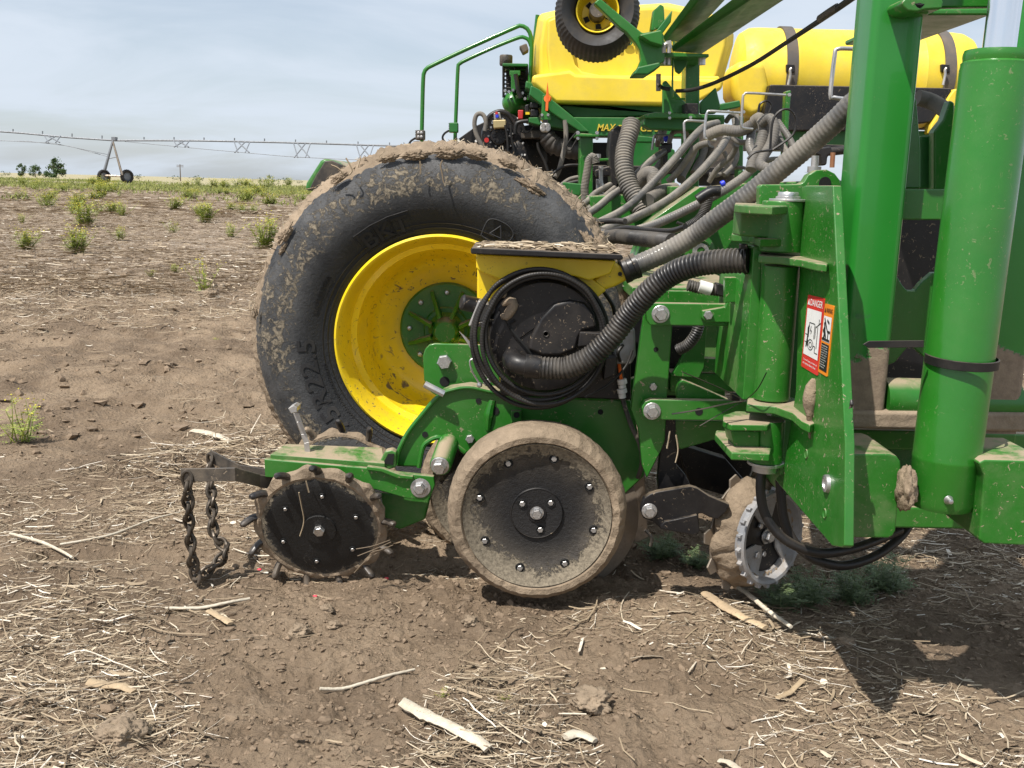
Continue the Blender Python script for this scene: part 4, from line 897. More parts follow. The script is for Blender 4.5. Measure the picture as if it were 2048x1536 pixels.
# ---- carrying wheel
WR = .532; wc_ = P(879, 687, 2.74); wy = wc_.y; wheel = empty('carrying_wheel', wc_, pl); Mx = frame(wc_)
TYRE = rubber_mud('tyre_mud', WR, .66, .82, .185, .765, (.016, .017, .019), .74, 36, .72, (.13, .13, .13))
b = MB()
prof = [(.554, -.055), (.56, -.04), (.585, -.034), (.64, -.022), (.7, -.006), (.78, .002), (.85, -.002), (.91, -.014), (.955, -.034), (.985, -.06), (1.0, -.1), (1.0, -.36), (.985, -.4), (.91, -.445), (.78, -.46), (.6, -.43), (.554, -.4)]
b.lathe([(r*WR, a) for r, a in prof], 144, Mx, closed=True); tyre = b.obj('tyre', TYRE, wheel, origin=wc_, ang=0)
for r_ in (.594, .618):
    b = MB(); b.lathe([(r_*WR-.0015, 0), (r_*WR, .0022), (r_*WR+.0015, 0)], 144, Mx @ Matrix.Translation((0, 0, np.interp(r_, [p[0] for p in prof[:10]], [p[1] for p in prof[:10]])-.0005)), closed=True); b.obj('sidewall_ring', M['rubber_hose'], tyre, origin=wc_)
# mud caked over the tread and spilling over the shoulder
b = MB(); na, nc = 760, 26; vv, ff = [], []
for i in range(na):
    t = 2*math.pi*i/na; ct, st = math.cos(t), math.sin(t)
    e1 = mnoise.noise(Vector((ct*3.5, st*3.5, 1)))+.8*mnoise.noise(Vector((ct*11, st*11, 4)))+.4*mnoise.noise(Vector((ct*31, st*31, 9)))
    front = -.034+.012*e1+(.008 if .8 < t < 2.2 else 0); topk = 1+1.0*math.exp(-((t-1.62)/.32)**2)+.4*math.exp(-((t-.95)/.3)**2)
    for j in range(nc):
        f = j/(nc-1)
        a = front+(-.42-front)*f; r = WR*np.interp(a, [-.4, -.36, -.1, -.06, -.034, -.014], [.985, 1, 1, .985, .955, .915])
        k = mnoise.noise(Vector((ct*9, st*9, a*12)))*.5+mnoise.noise(Vector((ct*26, st*26, a*40)))*.3+mnoise.noise(Vector((ct*70, st*70, a*90)))*.2
        edge = min(1, f*7, (1-f)*7); k4 = abs(mnoise.noise(Vector((ct*17, st*17, a*55+3))))+.6*abs(mnoise.noise(Vector((ct*40, st*40, a*120)))); r += edge*(.006+.006*topk*max(-.8, k+.25)+.014*k4*topk**.5) - (1-edge)*.006
        vv.append(Mx @ Vector((r*ct, r*st, a+.004*k)))
for i in range(na):
    for j in range(nc-1): p_, q_ = i*nc+j, ((i+1) % na)*nc+j; ff.append((p_, q_, q_+1, p_+1))
b.add(vv, ff); b.obj('caked_mud', M['mud'], wheel, origin=wc_, ang=0)
for k, (deg, rr, s) in enumerate([(61, .93, .03), (57, .9, .018), (146, .965, .022), (98, .965, .026), (88, .97, .03), (80, .98, .025), (106, .975, .022), (70, .985, .02), (150, .94, .014), (172, .975, .012), (35, .93, .03), (30, .97, .03), (122, .98, .02)]):
    c = Mx @ Vector((WR*rr*math.cos(R_(deg)), WR*rr*math.sin(R_(deg)), -.02)); bm = bmesh.new(); bmesh.ops.create_icosphere(bm, subdivisions=5, radius=s)
    for v in bm.verts:
        d = v.co.normalized(); v.co *= .62*(1+.6*mnoise.noise(d*1.6+c*20)+.4*mnoise.noise(d*4+c*3)+.3*mnoise.noise(d*10)+.18*mnoise.noise(d*24)); v.co = Vector((v.co.x*1.9, v.co.y*.5, v.co.z*.7)); v.co = Matrix.Rotation(-R_(deg-90), 3, 'Y') @ v.co+c
    b = MB(); b.bm.free(); b.bm = bm; b.obj('mud_lump', M['mud'], wheel, origin=c, ang=0)
for x, y, pts in [(885, 320, [(0, 0), (-4, 12), (-1, 26), (1, 40), (3, 46)]), (840, 322, [(0, 0), (1, 14), (1, 26)]), (700, 330, [(-8, -14), (0, 0), (4, 12), (-2, 20)]), (662, 330, [(0, 0), (12, 5), (22, 14), (24, 22)])]:
    b = MB(); b.tube([P(x+u, y+v, 2.715) for u, v in pts], .0022, 5); b.obj('hanging_straw', STRAW, wheel)
b = MB()
for i in range(420):
    t = R_(rng.uniform(5, 178)); a = rng.uniform(-.3, -.02); r = WR*(1.0 if a < -.08 else .975)+rng.uniform(.008, .024); p = Mx @ Vector((r*math.cos(t), r*math.sin(t), a)); d = Vector((rng.gauss(0, 1), rng.gauss(0, .6), rng.gauss(0, .7))).normalized()*rng.uniform(.008, .035)
    b.tube([p-d*.5, p, p+d*.5], rng.uniform(.0007, .0018), 3, step=.02, cap=False)
b.obj('straw_in_mud', STRAW, wheel)['kind'] = 'stuff'
# sidewall writing
def arc_text(s, r, a0, hgt, Yoff, mat, name, parent, lift=.0035, width=None, outward=True, gap=1.12):
    v, f = text_geo(s, .05, 0, .012); x0, x1 = min(p.x for p in v), max(p.x for p in v); y0, y1 = min(p.y for p in v), max(p.y for p in v)
    sc = hgt/(y1-y0); wd = width or (x1-x0)*sc; b = MB(); V = []
    for p in v:
        u = (p.x-x0)/(x1-x0)*wd; h = (p.y-y0)*sc; ang = a0-u/r; rr = r+h
        V.append(Mx @ Vector((rr*math.cos(ang), rr*math.sin(ang), np.interp(rr/WR, [q[0] for q in prof[:10]], [q[1] for q in prof[:10]])+Yoff+lift*(1 if p.z > 0 else -1))))
    b.add(V, f); return b.obj(name, mat, parent, origin=None, ang=20)
LETTER = paint('moulded_rubber_lettering', (.016, .016, .018), .65, dust=.35, var=.2, dcol=(.1, .095, .085), spec=.3)
arc_text('BKT', .6*WR, R_(128), .044, 0, LETTER, 'sidewall_lettering', tyre, .003, .13)
arc_text('445/75R22.5', .655*WR, R_(249), .048, 0, LETTER, 'sidewall_lettering', tyre, .003, .42)
arc_text('LOAD RATING AS MARKED', .612*WR, R_(222), .009, 0, LETTER, 'sidewall_lettering', tyre, .0015, .17)
arc_text('MADE IN INDIA', .655*WR, R_(168), .012, 0, LETTER, 'sidewall_lettering', tyre, .0015, .11)
for i, (a, w_) in enumerate([(125.5, .048), (117.3, .05), (108.6, .05)]):                     # outlined tiles round the three letters
    pts = []
    r0, r1 = .588*WR, .70*WR
    for (u, rr) in [(-.5, r0), (-.5, r1), (.5, r1), (.5, r0), (-.5, r0)]: ang = R_(a)-u*w_/r0; pts.append(Mx @ Vector((rr*math.cos(ang), rr*math.sin(ang), np.interp(rr/WR, [q[0] for q in prof[:10]], [q[1] for q in prof[:10]]))))
    b = MB()
    for p_, q_ in zip(pts, pts[1:]): b.tube([p_, q_], .0013, 6)
    b.obj('letter_tile', LETTER, tyre)
pts = [Mx @ Vector((rr*math.cos(R_(a)), rr*math.sin(R_(a)), -.004)) for a, rr in [(70, .6*WR), (69, .69*WR), (62, .705*WR), (57, .68*WR), (58, .61*WR), (64, .59*WR), (70, .6*WR)]]
b = MB(); b.tube(pts, .002, 6); b.tube([Mx @ Vector((rr*math.cos(R_(a)), rr*math.sin(R_(a)), -.004)) for a, rr in [(66.5, .625*WR), (63.5, .685*WR)]], .002, 6); b.tube([Mx @ Vector((rr*math.cos(R_(a)), rr*math.sin(R_(a)), -.004)) for a, rr in [(60.8, .63*WR), (63.5, .685*WR)]], .002, 6)
b.tube([Mx @ Vector((rr*math.cos(R_(a)), rr*math.sin(R_(a)), -.004)) for a, rr in [(66.5, .625*WR), (60.8, .63*WR)]], .002, 6); b.obj('warning_mark', LETTER, tyre)
for a in range(155, 262, 9):
    b = MB(); b.tube([Mx @ Vector((rr*math.cos(R_(a)), rr*math.sin(R_(a)), np.interp(rr/WR, [.58, .64], [-.036, -.02]))) for rr in (.582*WR, .603*WR)], .0011, 5); b.obj('vent_rib', LETTER, tyre)
# rim
RIM = N('rim_yellow_flaked_mud')
def rim_mat():
    k = RIM; n1 = k.noise(2.6, 2, .5); sp = k.noise(30, 7, .7, 1.0); sp2 = k.noise(85, 5, .65, .6)
    s = k.xyz((k.tc, 'Object')); ang = k.noise(6, 3, .5)
    blot = k.ramp(n1, .42, .62)
    r_ = k.math('SQRT', k.math('ADD', k.math('POWER', (s, 0), 2.0), k.math('POWER', (s, 2), 2.0)))
    inner = k.ramp(r_, .26, .14); 
    m1 = k.math('MULTIPLY', k.ramp(sp, .605, .62), k.math('ADD', k.math('MULTIPLY', blot, .5), inner)); m2 = k.math('MULTIPLY', k.ramp(sp2, .63, .65), k.ramp(n1, .35, .6))
    lowl = k.math('MULTIPLY', k.ramp((s, 2), -.02, -.16), k.ramp((s, 0), -.02, -.15)); m3 = k.math('MULTIPLY', k.ramp(sp, .54, .57), k.math('MULTIPLY', lowl, k.math('MULTIPLY', k.ramp(r_, .2, .215), k.ramp(r_, .252, .235))))
    m = k.math('MINIMUM', 1.0, k.math('ADD', m3, k.math('ADD', m1, m2)))
    c = k.mix(k.ramp(k.noise(4, 5, .6), .3, .7), (.78, .56, .01), (.86, .64, .018)); c = k.mix(k.math('MULTIPLY', k.ramp(k.noise(9, 7, .7), .45, .7), .22), c, (.45, .33, .1)); c = k.mix(m, c, (.15, .11, .075))
    return k.set(Base_Color=c, Roughness=k.math('ADD', .33, k.math('MULTIPLY', m, .5)), Coat_Weight=.25, Normal=k.bump(m, .3, .006))
rim_mat()
b = MB(); b.lathe([(r*WR*.968, a) for r, a in [(.582, -.05), (.58, -.034), (.568, -.028), (.558, -.034), (.548, -.06), (.525, -.085), (.518, -.13), (.488, -.145), (.482, -.18), (.455, -.2), (.45, -.245), (.425, -.268), (.39, -.285), (.3, -.3), (.001, -.305)]], 128, Mx, caps=False); b.obj('rim', RIM.m, wheel, origin=wc_)
hc = wc_+Vector((0, .29, 0)); Hx = frame(hc); hr = .142
hub = MB(); hub.lathe([(.001, .02), (.065, .02), (.07, .012), (hr*.96, .012), (hr, .006), (hr, -.02), (.001, -.02)], 64, Hx); hub = hub.obj('hub_plate', M['green_dusty'], wheel, origin=hc)
b = MB(); b.lathe([(.001, .075), (.03, .075), (.036, .068), (.042, .03), (.06, .015), (.001, .015)], 40, Hx); b.obj('hub_barrel', M['green'], hub, origin=hc)
for k in range(8):
    a = R_(22+45*k); u = Hx.to_3x3() @ Vector((math.cos(a), math.sin(a), 0)); v = Hx.to_3x3() @ Vector((-math.sin(a), math.cos(a), 0)); z = Vector((0, -1, 0))
    A = [hc+u*.045+z*.085, hc+u*.125+z*.018, hc+u*.125+z*.01, hc+u*.045+z*.01]; b = MB(); b.loft([p-v*.006 for p in A], [p+v*.006 for p in A]); b.obj('hub_rib', M['green'], hub, bevel=.003)
    p = hc+(u*math.cos(R_(22.5))+v*math.sin(R_(22.5)))*.112+z*.012; bb = MB(); bb.lathe([(.001, .007), (.006, .006), (.0085, .002), (.009, 0)], 16, frame(p)); bb.obj('wheel_nut', M['zinc'], hub)
# fender behind the tyre and axle beam
b = MB(); b.prism([(609, 381), (612, 366), (640, 322), (648, 316), (664, 320), (705, 336), (690, 352), (668, 372), (648, 384)], 2.9, 3.35); pt(b, 'wheel_scraper', M['green_dusty'], bevel=.01)
b = MB(); b.prism([(618, 379), (632, 350), (650, 322), (664, 321), (703, 337), (688, 354), (666, 372), (646, 382)], 2.885, 2.903); pt(b, 'scraper_dark_underside', M['brownblack'], bevel=.003)  # shaded underside of the scraper, painted as a near-black plate
b = MB(); b.prism([(880, 640), (930, 640), (930, 720), (880, 720)], 3.08, 3.4); pt(b, 'axle', M['green_far'], bevel=.01)
# ---- hinge plate (seen almost edge-on) and its knuckles
XP = .545
hp_px = [(1603, 374), (1610, 371), (1665, 371), (1681, 700), (1690, 886), (1688, 1092), (1683, 1095), (1664, 1092), (1560, 972), (1549, 958), (1566, 944), (1591, 784), (1597, 600)]
b = MB(); b.xprism(hp_px, XP, .0165); hinge = pt(b, 'hinge_plate', M['green'], bevel=.0025)
b = MB(); p = PX(1627, 795, XP); b.tube([p+Vector((-.002, 0, .034)), p+Vector((-.006, 0, .012)), p+Vector((-.006, -.001, -.012)), p+Vector((-.003, 0, -.034)), p+Vector((-.001, -.002, -.075))], [.004, .012, .013, .007, .002], 10, step=.008)
for v in b.bm.verts: v.co += Vector((.2, 1, 1))*.004*mnoise.noise(v.co*120)
pt(b, 'caked_mud', M['mud'], hinge, ang=0)
def xhole(x, y, r): 
    p = PX(x, y, XP-.0006); b = MB(); b.lathe([(.001, .0005), (r*.85, .0005), (r, .0018), (r*1.15, 0)], 18, frame(p, (-1, 0, 0))); pt(b, 'bolt_hole', M['green_dusty'], hinge)
xhole(1613, 908, .008); xhole(1650, 1027, .008)
p = PX(1656, 967, XP); b = MB(); b.lathe([(.001, .004), (.008, .004), (.009, .007), (.015, .006), (.016, 0)], 24, frame(p, (-1, 0, 0))); pt(b, 'pin_end', M['zinc'], hinge)
# safety signs on the hinge plate
def sign(corners, name, base, items):
    c = [PX(x, y, XP-.0014) for x, y in corners]                       # TL TR BR BL
    def at(u, v, d=0.0): return c[3].lerp(c[2], u).lerp(c[0].lerp(c[1], u), v)+Vector((-.0005*d, 0, 0))
    b = MB(); q = [at(u, v) for u, v in [(.04, 0), (.96, 0), (1, .012), (1, .988), (.96, 1), (.04, 1), (0, .988), (0, .012)]]
    b.loft(q, [v+Vector((.0012, 0, 0)) for v in q]); s = pt(b, name, M[base], hinge)
    for it in items:
        b = MB()
        if it[0] == 'r': _, u0, v0, u1, v1, d, mt, nm = it; b.face([at(u0, v0, d), at(u1, v0, d), at(u1, v1, d), at(u0, v1, d)])
        elif it[0] == 'p': _, pts, d, mt, nm = it; b.face([at(u, v, d) for u, v in pts])
        elif it[0] == 'l':
            _, runs, wd, d, mt, nm = it
            for run in runs:
                for (a, e), (f, g) in zip(run, run[1:]):
                    L = math.hypot(f-a, (g-e)*2.2)+1e-6; nx, ny = -(g-e)*2.2/L*wd, (f-a)/L*wd/2.2
                    b.face([at(a+nx, e+ny, d), at(a-nx, e-ny, d), at(f-nx, g-ny, d), at(f+nx, g+ny, d)])
        else:
            _, s_, u0, v0, u1, v1, d, mt, nm = it; v, f = text_geo(s_, 0, 0, .01); b.add([at(u0+(u1-u0)*q.x, v0+(v1-v0)*q.y, d) for q in fit01(v)], f)
        b.obj(nm, M[mt], hinge, ang=0)
tri = lambda u, v, w, h: [(u-w, v), (u+w, v), (u, v+h)]
def ring(cx, cy, r, ry): return [(cx+r*math.cos(R_(a)), cy+ry*math.sin(R_(a))) for a in range(0, 361, 30)]
sign([(1616, 589), (1649, 597), (1635, 752), (1602, 732)], 'danger_sign', 'sign_red', [
    ('r', .07, .19, .93, .82, 1, 'sign_white', 'sign_panel'), ('t', 'DANGER', .22, .865, .95, .955, 1, 'sign_white', 'sign_lettering'), ('p', tri(.12, .87, .07, .08), 1, 'sign_white', 'warning_triangle'),
    ('t', 'To avoid injury or death do', .1, .105, .92, .135, 1, 'sign_white', 'sign_lettering'), ('t', 'not contact electric lines', .1, .06, .85, .09, 1, 'sign_white', 'sign_lettering'),
    ('l', [ring(.45, .35, .16, .07), ring(.45, .35, .08, .035), [(.3, .44), (.3, .64), (.62, .64), (.62, .44)], [(.68, .62), (.68, .45)], [(.8, .62), (.8, .33)], [(.68, .6), (.95, .68)], [(.85, .64), (.85, .72)], [(.62, .35), (.72, .35), (.72, .27), (.9, .27)], [(.1, .47), (.25, .47)], [(.1, .37), (.25, .36)], [(.42, .6), (.38, .53), (.46, .54), (.42, .49)]], .012, 2, 'sign_black', 'pictogram'),
    ('l', [[(.24, .56), (.26, .48), (.24, .4), (.2, .3)], [(.24, .55), (.3, .6)], [(.25, .42), (.3, .32)]], .03, 2, 'sign_black', 'pictogram')])
sign([(1650, 607), (1668, 612), (1654, 754), (1636, 743)], 'warning_sign', 'sign_orange', [
    ('r', .08, .47, .92, .83, 1, 'sign_white', 'sign_panel'), ('r', .1, .05, .9, .44, 1, 'sign_black', 'text_panel'), ('t', 'WARNING', .26, .88, .94, .95, 1, 'sign_black', 'sign_lettering'), ('p', tri(.15, .88, .09, .07), 1, 'sign_black', 'warning_triangle'),
    ('l', [[(.2, .8), (.62, .62), (.9, .62)], [(.5, .78), (.75, .74)], [(.7, .6), (.7, .5)], [(.1, .5), (.9, .5)]], .04, 2, 'sign_black', 'pictogram'), ('l', [[(.22, .74), (.35, .64), (.3, .55), (.25, .5)], [(.3, .66), (.15, .6)], [(.34, .62), (.48, .52)]], .06, 2, 'sign_black', 'pictogram')]
    + [('t', w_, .16, .40-.034*i, .16+.68*f, .417-.034*i, 2, 'sign_white', 'sign_lettering') for i, (w_, f) in enumerate([('To avoid serious', .95), ('injury or death', .9), ('from falling wing', 1), ('keep clear when', .93), ('raising, folding', .9), ('or lowering it.', .8), ('Stay away from', .9), ('hinge area.', .7), ('Use the locks', .85), ('for service.', .7)])])
b = MB(); p = PX(1693, 806, XP)
b.tube([p+Vector((.006, -.004, .006)), p+Vector((.006, -.007, 0)), p+Vector((.006, -.004, -.006))], [.002, .0035, .002], 8, step=.002); fly = b.obj('house_fly', M['black_clean'], origin=p); tag(fly, 'black fly sitting on the front edge of the green hinge plate', 'fly')
b = MB(); 
for s in (-1, 1): b.loft([p+Vector((.006, -.009, .001)), p+Vector((.006+s*.005, -.008, -.007)), p+Vector((.006+s*.002, -.008, -.008))], [p+Vector((.006, -.0093, .001)), p+Vector((.006+s*.005, -.0083, -.007)), p+Vector((.006+s*.002, -.0083, -.008))])
b.obj('wings', M['brownblack'], fly)
# hinge tube, channel and lugs
def vcyl(name, px, y0, y1, rpx, Y, mat, parent=pl, n=48, bevel=.003):
    c = P(px, (y0+y1)/2, Y); r = rpx*mpp(c); z0 = P(px, y1, Y-r).z; z1 = P(px, y0, Y-r).z
    b = MB(); b.lathe([(r, z0-c.z), (r, z1-c.z)], n, frame(c, (0, 0, 1), (0, 1, 0))); return pt(b, name, mat, parent, bevel=bevel), c, r, z0, z1
htube, *_ = vcyl('hinge_tube', 1552, 533, 806, 36, 1.945, M['green'])
b = MB(); A = [(1507, 492), (1524, 492), (1520, 640), (1508, 800), (1485, 800), (1500, 600)]; b.prism(A, 1.96, 2.02); pt(b, 'hinge_channel', M['green'], bevel=.0025)
b = MB(); b.prism([(1499, 560), (1509, 545), (1520, 800), (1486, 800)], 2.0, 2.3); pt(b, 'hinge_channel', M['green_dusty'], bevel=.002)
def lug(name, top, z_px, Yz, t, mat, bev=.003):
    z = P(*z_px, Yz).z; b = MB(); b.zprism(top, z, t); return pt(b, name, mat, bevel=bev)
lug('hinge_lug', [(1517, 511), (1560, 514), (1600, 519), (1635, 527), (1654, 529), (1660, 524), (1640, 512), (1600, 505), (1560, 503), (1518, 503)], (1560, 514), 1.885, .014, M['green_dusty'])
lug('hinge_lug', [(1493, 808), (1550, 813), (1585, 826), (1603, 842), (1620, 850), (1632, 845), (1625, 825), (1600, 800), (1560, 785), (1510, 785), (1495, 795)], (1550, 813), 1.885, .016, M['green_dusty'])
for ty, zpx in ((0, (1540, 411)), (1, (1540, 478))):
    top = [[(1469, 409), (1500, 411), (1545, 413), (1587, 411), (1590, 396), (1560, 390), (1500, 392), (1472, 398)], [(1463, 468), (1500, 470), (1520, 478), (1579, 477), (1585, 455), (1540, 448), (1500, 448), (1466, 456)]][ty]
    lug('knuckle_plate', top, zpx, 1.885, .0155, M['green_dusty'])
b = MB(); b.prism([(1482, 420), (1580, 424), (1578, 480), (1478, 472)], 1.925, 1.99); pt(b, 'knuckle_block', M['green_dusty'], bevel=.004)
vcyl('hinge_barrel', 1563, 402, 506, 41, 1.95, M['green'])
o, c, r, z0, z1 = vcyl('pin_washer', 1576, 398, 403, 37, 1.945, M['zinc'], bevel=.001)
b = MB(); b.lathe([(r*.66, 0), (r*.66, .004), (r*.56, .005), (r*.55, .011), (r*.5, .013), (.001, .013)], 36, frame(Vector((c.x, c.y, z1)), (0, 0, 1), (0, 1, 0))); pt(b, 'pin_cap', M['zinc'])
lug('knuckle_plate', [(1446, 842), (1462, 849), (1536, 850), (1543, 843), (1530, 822), (1470, 822), (1446, 830)], (1500, 850), 1.87, .013, M['green_dusty'])
lug('knuckle_plate', [(1430, 868), (1463, 905), (1540, 908), (1545, 884), (1530, 870), (1460, 862), (1432, 860)], (1500, 906), 1.85, .0155, M['green_dusty'])
b = MB(); b.prism([(1462, 860), (1520, 862), (1520, 906), (1470, 902)], 1.9, 1.98); pt(b, 'knuckle_block', M['green_dusty'], bevel=.004)
vcyl('hinge_barrel', 1533, 845, 932, 33, 1.93, M['green'])
o, c, r, z0, z1 = vcyl('pin_washer', 1530, 932, 938, 36, 1.93, M['zinc'], bevel=.001)
b = MB(); b.lathe([(r*.72, 0), (r*.7, -.014), (.001, -.014)], 30, frame(Vector((c.x, c.y, z0)), (0, 0, 1), (0, 1, 0))); pt(b, 'pin_nut', M['zinc'])
b = MB(); b.prism([(1578, 500), (1625, 500), (1610, 930), (1540, 940)], 2.12, 2.15); pt(b, 'hinge_gap_dark_sheet', M['green_far'], bevel=.003)  # added dark plate, keeps the gap beside the hinge tube dark
# cable ties round the hinge tube
ctie = P(1552, 800, 1.945); rt = 37*mpp(ctie)
b = MB(); b.tube([ctie+Vector((rt*math.cos(R_(a))*1.02, rt*math.sin(R_(a))*1.02, -.002)) for a in range(0, 361, 20)], .0022, 6, flat=.5); pt(b, 'cable_tie', M['black_clean'])
for pts, r in [([(1487, 800, 1.9), (1440, 776, 1.87), (1365, 744, 1.84)], .0021), ([(1486, 802, 1.9), (1450, 808, 1.87), (1400, 819, 1.85), (1344, 828, 1.84)], .0028), ([(1492, 800, 1.9), (1515, 778, 1.87), (1533, 745, 1.86)], .0016), ([(1485, 803, 1.9), (1440, 828, 1.87), (1399, 852, 1.85)], .0015)]:
    b = MB(); b.tube(pp3(pts), r, 6, flat=.45); pt(b, 'cable_tie_tail', M['rubber_hose'])
c = P(1490, 503, 2.0)
b = MB(); b.tube(pp3([(1490, 496+28*math.cos(R_(a))+22, 2.0-.03*math.sin(R_(a))) for a in range(0, 361, 30)]), .0035, 6); pt(b, 'hose_clamp', M['black_clean'])
b = MB(); b.prism([(1482, 488), (1496, 488), (1496, 498), (1482, 498)], 1.955, 1.975); pt(b, 'clamp_buckle', M['black_clean'], bevel=.002)
# hydraulic hose loops below the hinge
for pts, r in [([(1523, 942, 1.93), (1521, 980, 1.925), (1528, 1023, 1.92), (1552, 1063, 1.91), (1590, 1091, 1.9), (1640, 1106, 1.9), (1690, 1101, 1.93), (1740, 1086, 1.98), (1800, 1060, 2.05)], .0098),
               ([(1560, 960, 1.98), (1566, 1028, 1.97), (1580, 1070, 1.96), (1606, 1103, 1.95), (1640, 1123, 1.94), (1690, 1131, 1.96), (1750, 1112, 2.0), (1800, 1075, 2.06), (1825, 1040, 2.1)], .0098)]:
    b = MB(); b.tube(pp3(pts), r, 14); pt(b, 'hydraulic_hose', M['rubber_hose'])
# ---- wing hinge blocks, ram and masts
b = MB(); b.prism([(1700, 907), (1779, 907), (1793, 912), (1801, 922), (1803, 940), (1792, 1062), (1786, 1073), (1776, 1077), (1690, 1075)], 1.68, 1.83); pt(b, 'hinge_block', M['green_dusty'], bevel=.004)
b = MB(); b.prism([(1956, 925), (1970, 919), (2100, 922), (2100, 1094), (1968, 1088), (1958, 1080), (1964, 1000), (1968, 950)], 1.62, 1.78); pt(b, 'hinge_block', M['green_dusty'], bevel=.004)
b = MB(); b.prism([(1700, 1010), (2120, 1022), (2110, 1062), (1700, 1056)], 1.9, 2.1); pt(b, 'toolbar_beam', M['green'], bevel=.006)
b = MB(); b.prism([(1560, 930), (1790, 860), (2120, 870), (2120, 1010), (1700, 1005), (1560, 990)], 2.12, 2.3); pt(b, 'toolbar_beam', M['green_dusty'], bevel=.006)
cc = P(1882, 1000, 1.69); rc = .0562
zb = P(1888, 1031, 1.69-rc).z; zt = P(1990, 92, 1.69-rc).z; ax = P(1999, 92, 1.69); ax = Vector((ax.x, 1.69, zt)); b0 = Vector((cc.x, 1.69, zb)); dirc = (ax-b0).normalized(); Lc = (ax-b0).length
ram = empty('lift_ram', b0, pl); Cx = frame(b0, dirc, (0, 1, 0))
b = MB(); b.lathe([(rc*.9, .0), (rc, .012), (rc, .082), (rc*1.012, .085), (rc*1.012, .09), (rc, .093), (rc, Lc-.03), (rc*.985, Lc-.026), (rc*.985, Lc-.02), (rc*.93, Lc-.017), (rc*.95, Lc-.01), (rc*.95, Lc-.006), (rc*.92, Lc), (.001, Lc)], 72, Cx); b.obj('ram_barrel', M['green_clean'], ram, origin=b0)
b = MB(); b.lathe([(.0255, Lc-.01), (.0255, Lc+.9)], 48, Cx); b.obj('ram_rod', M['chrome'], ram, origin=b0)
zt_ = (P(1900, 728, 1.69-rc).z-b0.z)/dirc.z
b = MB(); b.lathe([(rc+.0006, zt_-.009), (rc+.003, zt_-.008), (rc+.003, zt_+.006), (rc+.0006, zt_+.007)], 60, Cx @ Matrix.Rotation(R_(2), 4, 'X'), closed=True); b.obj('cable_strap', M['rubber_hose'], ram, origin=b0)
b = MB(); p = P(1848, 688, 1.66); b.loft([P(1848, 681, 1.655), P(1848, 695, 1.655), P(1738, 696, 1.66), P(1726, 689, 1.66), P(1738, 682, 1.66)], [v+Vector((0, .003, 0)) for v in (P(1848, 681, 1.655), P(1848, 695, 1.655), P(1738, 696, 1.66), P(1726, 689, 1.66), P(1738, 682, 1.66))]); b.obj('strap_tail', M['rubber_hose'], ram, bevel=.0008)
b = MB(); p = P(1897, 1000, 1.69-rc); b.lathe([(.001, .012), (.004, .011), (.006, .004), (.008, 0)], 14, frame(p)); b.obj('grease_fitting', M['zinc'], ram)
for x, s in ((1812, 1), (1962, -1)):
    b = MB(); c = P(x, 985, 1.69)
    b.lathe([(.001, -.012 if s > 0 else -.05), (.03, -.012 if s > 0 else -.05), (.03, .05 if s > 0 else .012), (.001, .05 if s > 0 else .012)], 30, frame(c+Vector((0, .03, 0)), (1, 0, 0))); pt(b, 'ram_pin', M['steel'])
    bm = bmesh.new(); bmesh.ops.create_icosphere(bm, subdivisions=4, radius=.034)
    for v in bm.verts: d = v.co.normalized(); v.co *= 1+.35*mnoise.noise(d*2+c*5)+.2*mnoise.noise(d*6); v.co = Vector((v.co.x*.42, v.co.y*.9, v.co.z*1.15))+P(x, 975, 1.665)
    b = MB(); b.bm.free(); b.bm = bm; pt(b, 'caked_mud', M['mud'], ang=0)
def mast(px0, px1, ytop, ybot, Y, dep, name, mat):
    # vertical square tube; photo edges at y=300
    a, c = P(px0, 300, Y), P(px1, 300, Y); zb_, zt_ = P(px0, ybot, Y).z, P(px0, ytop, Y).z
    r = .014; X0, X1 = a.x, c.x; Y0, Y1 = Y, Y+dep; L = []
    for cx, cy, a0 in ((X1-r, Y0+r, -90), (X1-r, Y1-r, 0), (X0+r, Y1-r, 90), (X0+r, Y0+r, 180)):
        for k in range(5): t = R_(a0+22.5*k); L.append((cx+r*math.cos(t), cy+r*math.sin(t)))
    b = MB(); b.loft([Vector((x, y, zb_)) for x, y in L], [Vector((x, y, zt_)) for x, y in L]); return pt(b, name, mat, ang=50)
MAST = N('mast_paint_muddy_foot')
def mast_mat():
    k = MAST; s = k.xyz((k.n('ShaderNodeNewGeometry'), 'Position')); n1 = k.noise(11, 7, .65); n2 = k.noise(50, 6, .7); n3 = k.noise(9, 3, .5)
    h = k.math('ADD', (s, 2), k.math('MULTIPLY', k.math('SUBTRACT', n1, .5), .22)); m = k.ramp(h, .672, .662)
    chip = k.math('MULTIPLY', k.ramp(h, .74, .7), k.ramp(n3, .52, .55)); sp = k.math('MULTIPLY', k.ramp(k.noise(95, 4, .65, 1.2), .66, .69), k.ramp(n3, .5, .7))
    c = k.mix(k.ramp(k.noise(3, 4, .6), .3, .7), (.016, .185, .02), (.019, .21, .024)); c = k.mix(sp, c, DUST); c = k.mix(chip, c, (.06, .06, .075)); c = k.mix(m, c, k.mix(k.ramp(n2, .3, .7), (.2, .15, .11), (.29, .225, .16)))
    return k.set(Base_Color=c, Roughness=k.math('ADD', .34, k.math('MULTIPLY', m, .6)), Coat_Weight=k.math('MULTIPLY', k.math('SUBTRACT', 1.0, m), .3), Normal=k.bump(k.math('ADD', k.math('MULTIPLY', m, 2.0), k.math('MULTIPLY', n2, k.math('ADD', .05, m))), .45, .005))
mast_mat()
mast(1722, 1824, -700, 832, 1.86, .11, 'wing_mast', MAST.m)
mast(2005, 2110, -700, 868, 1.86, .11, 'wing_mast', MAST.m)
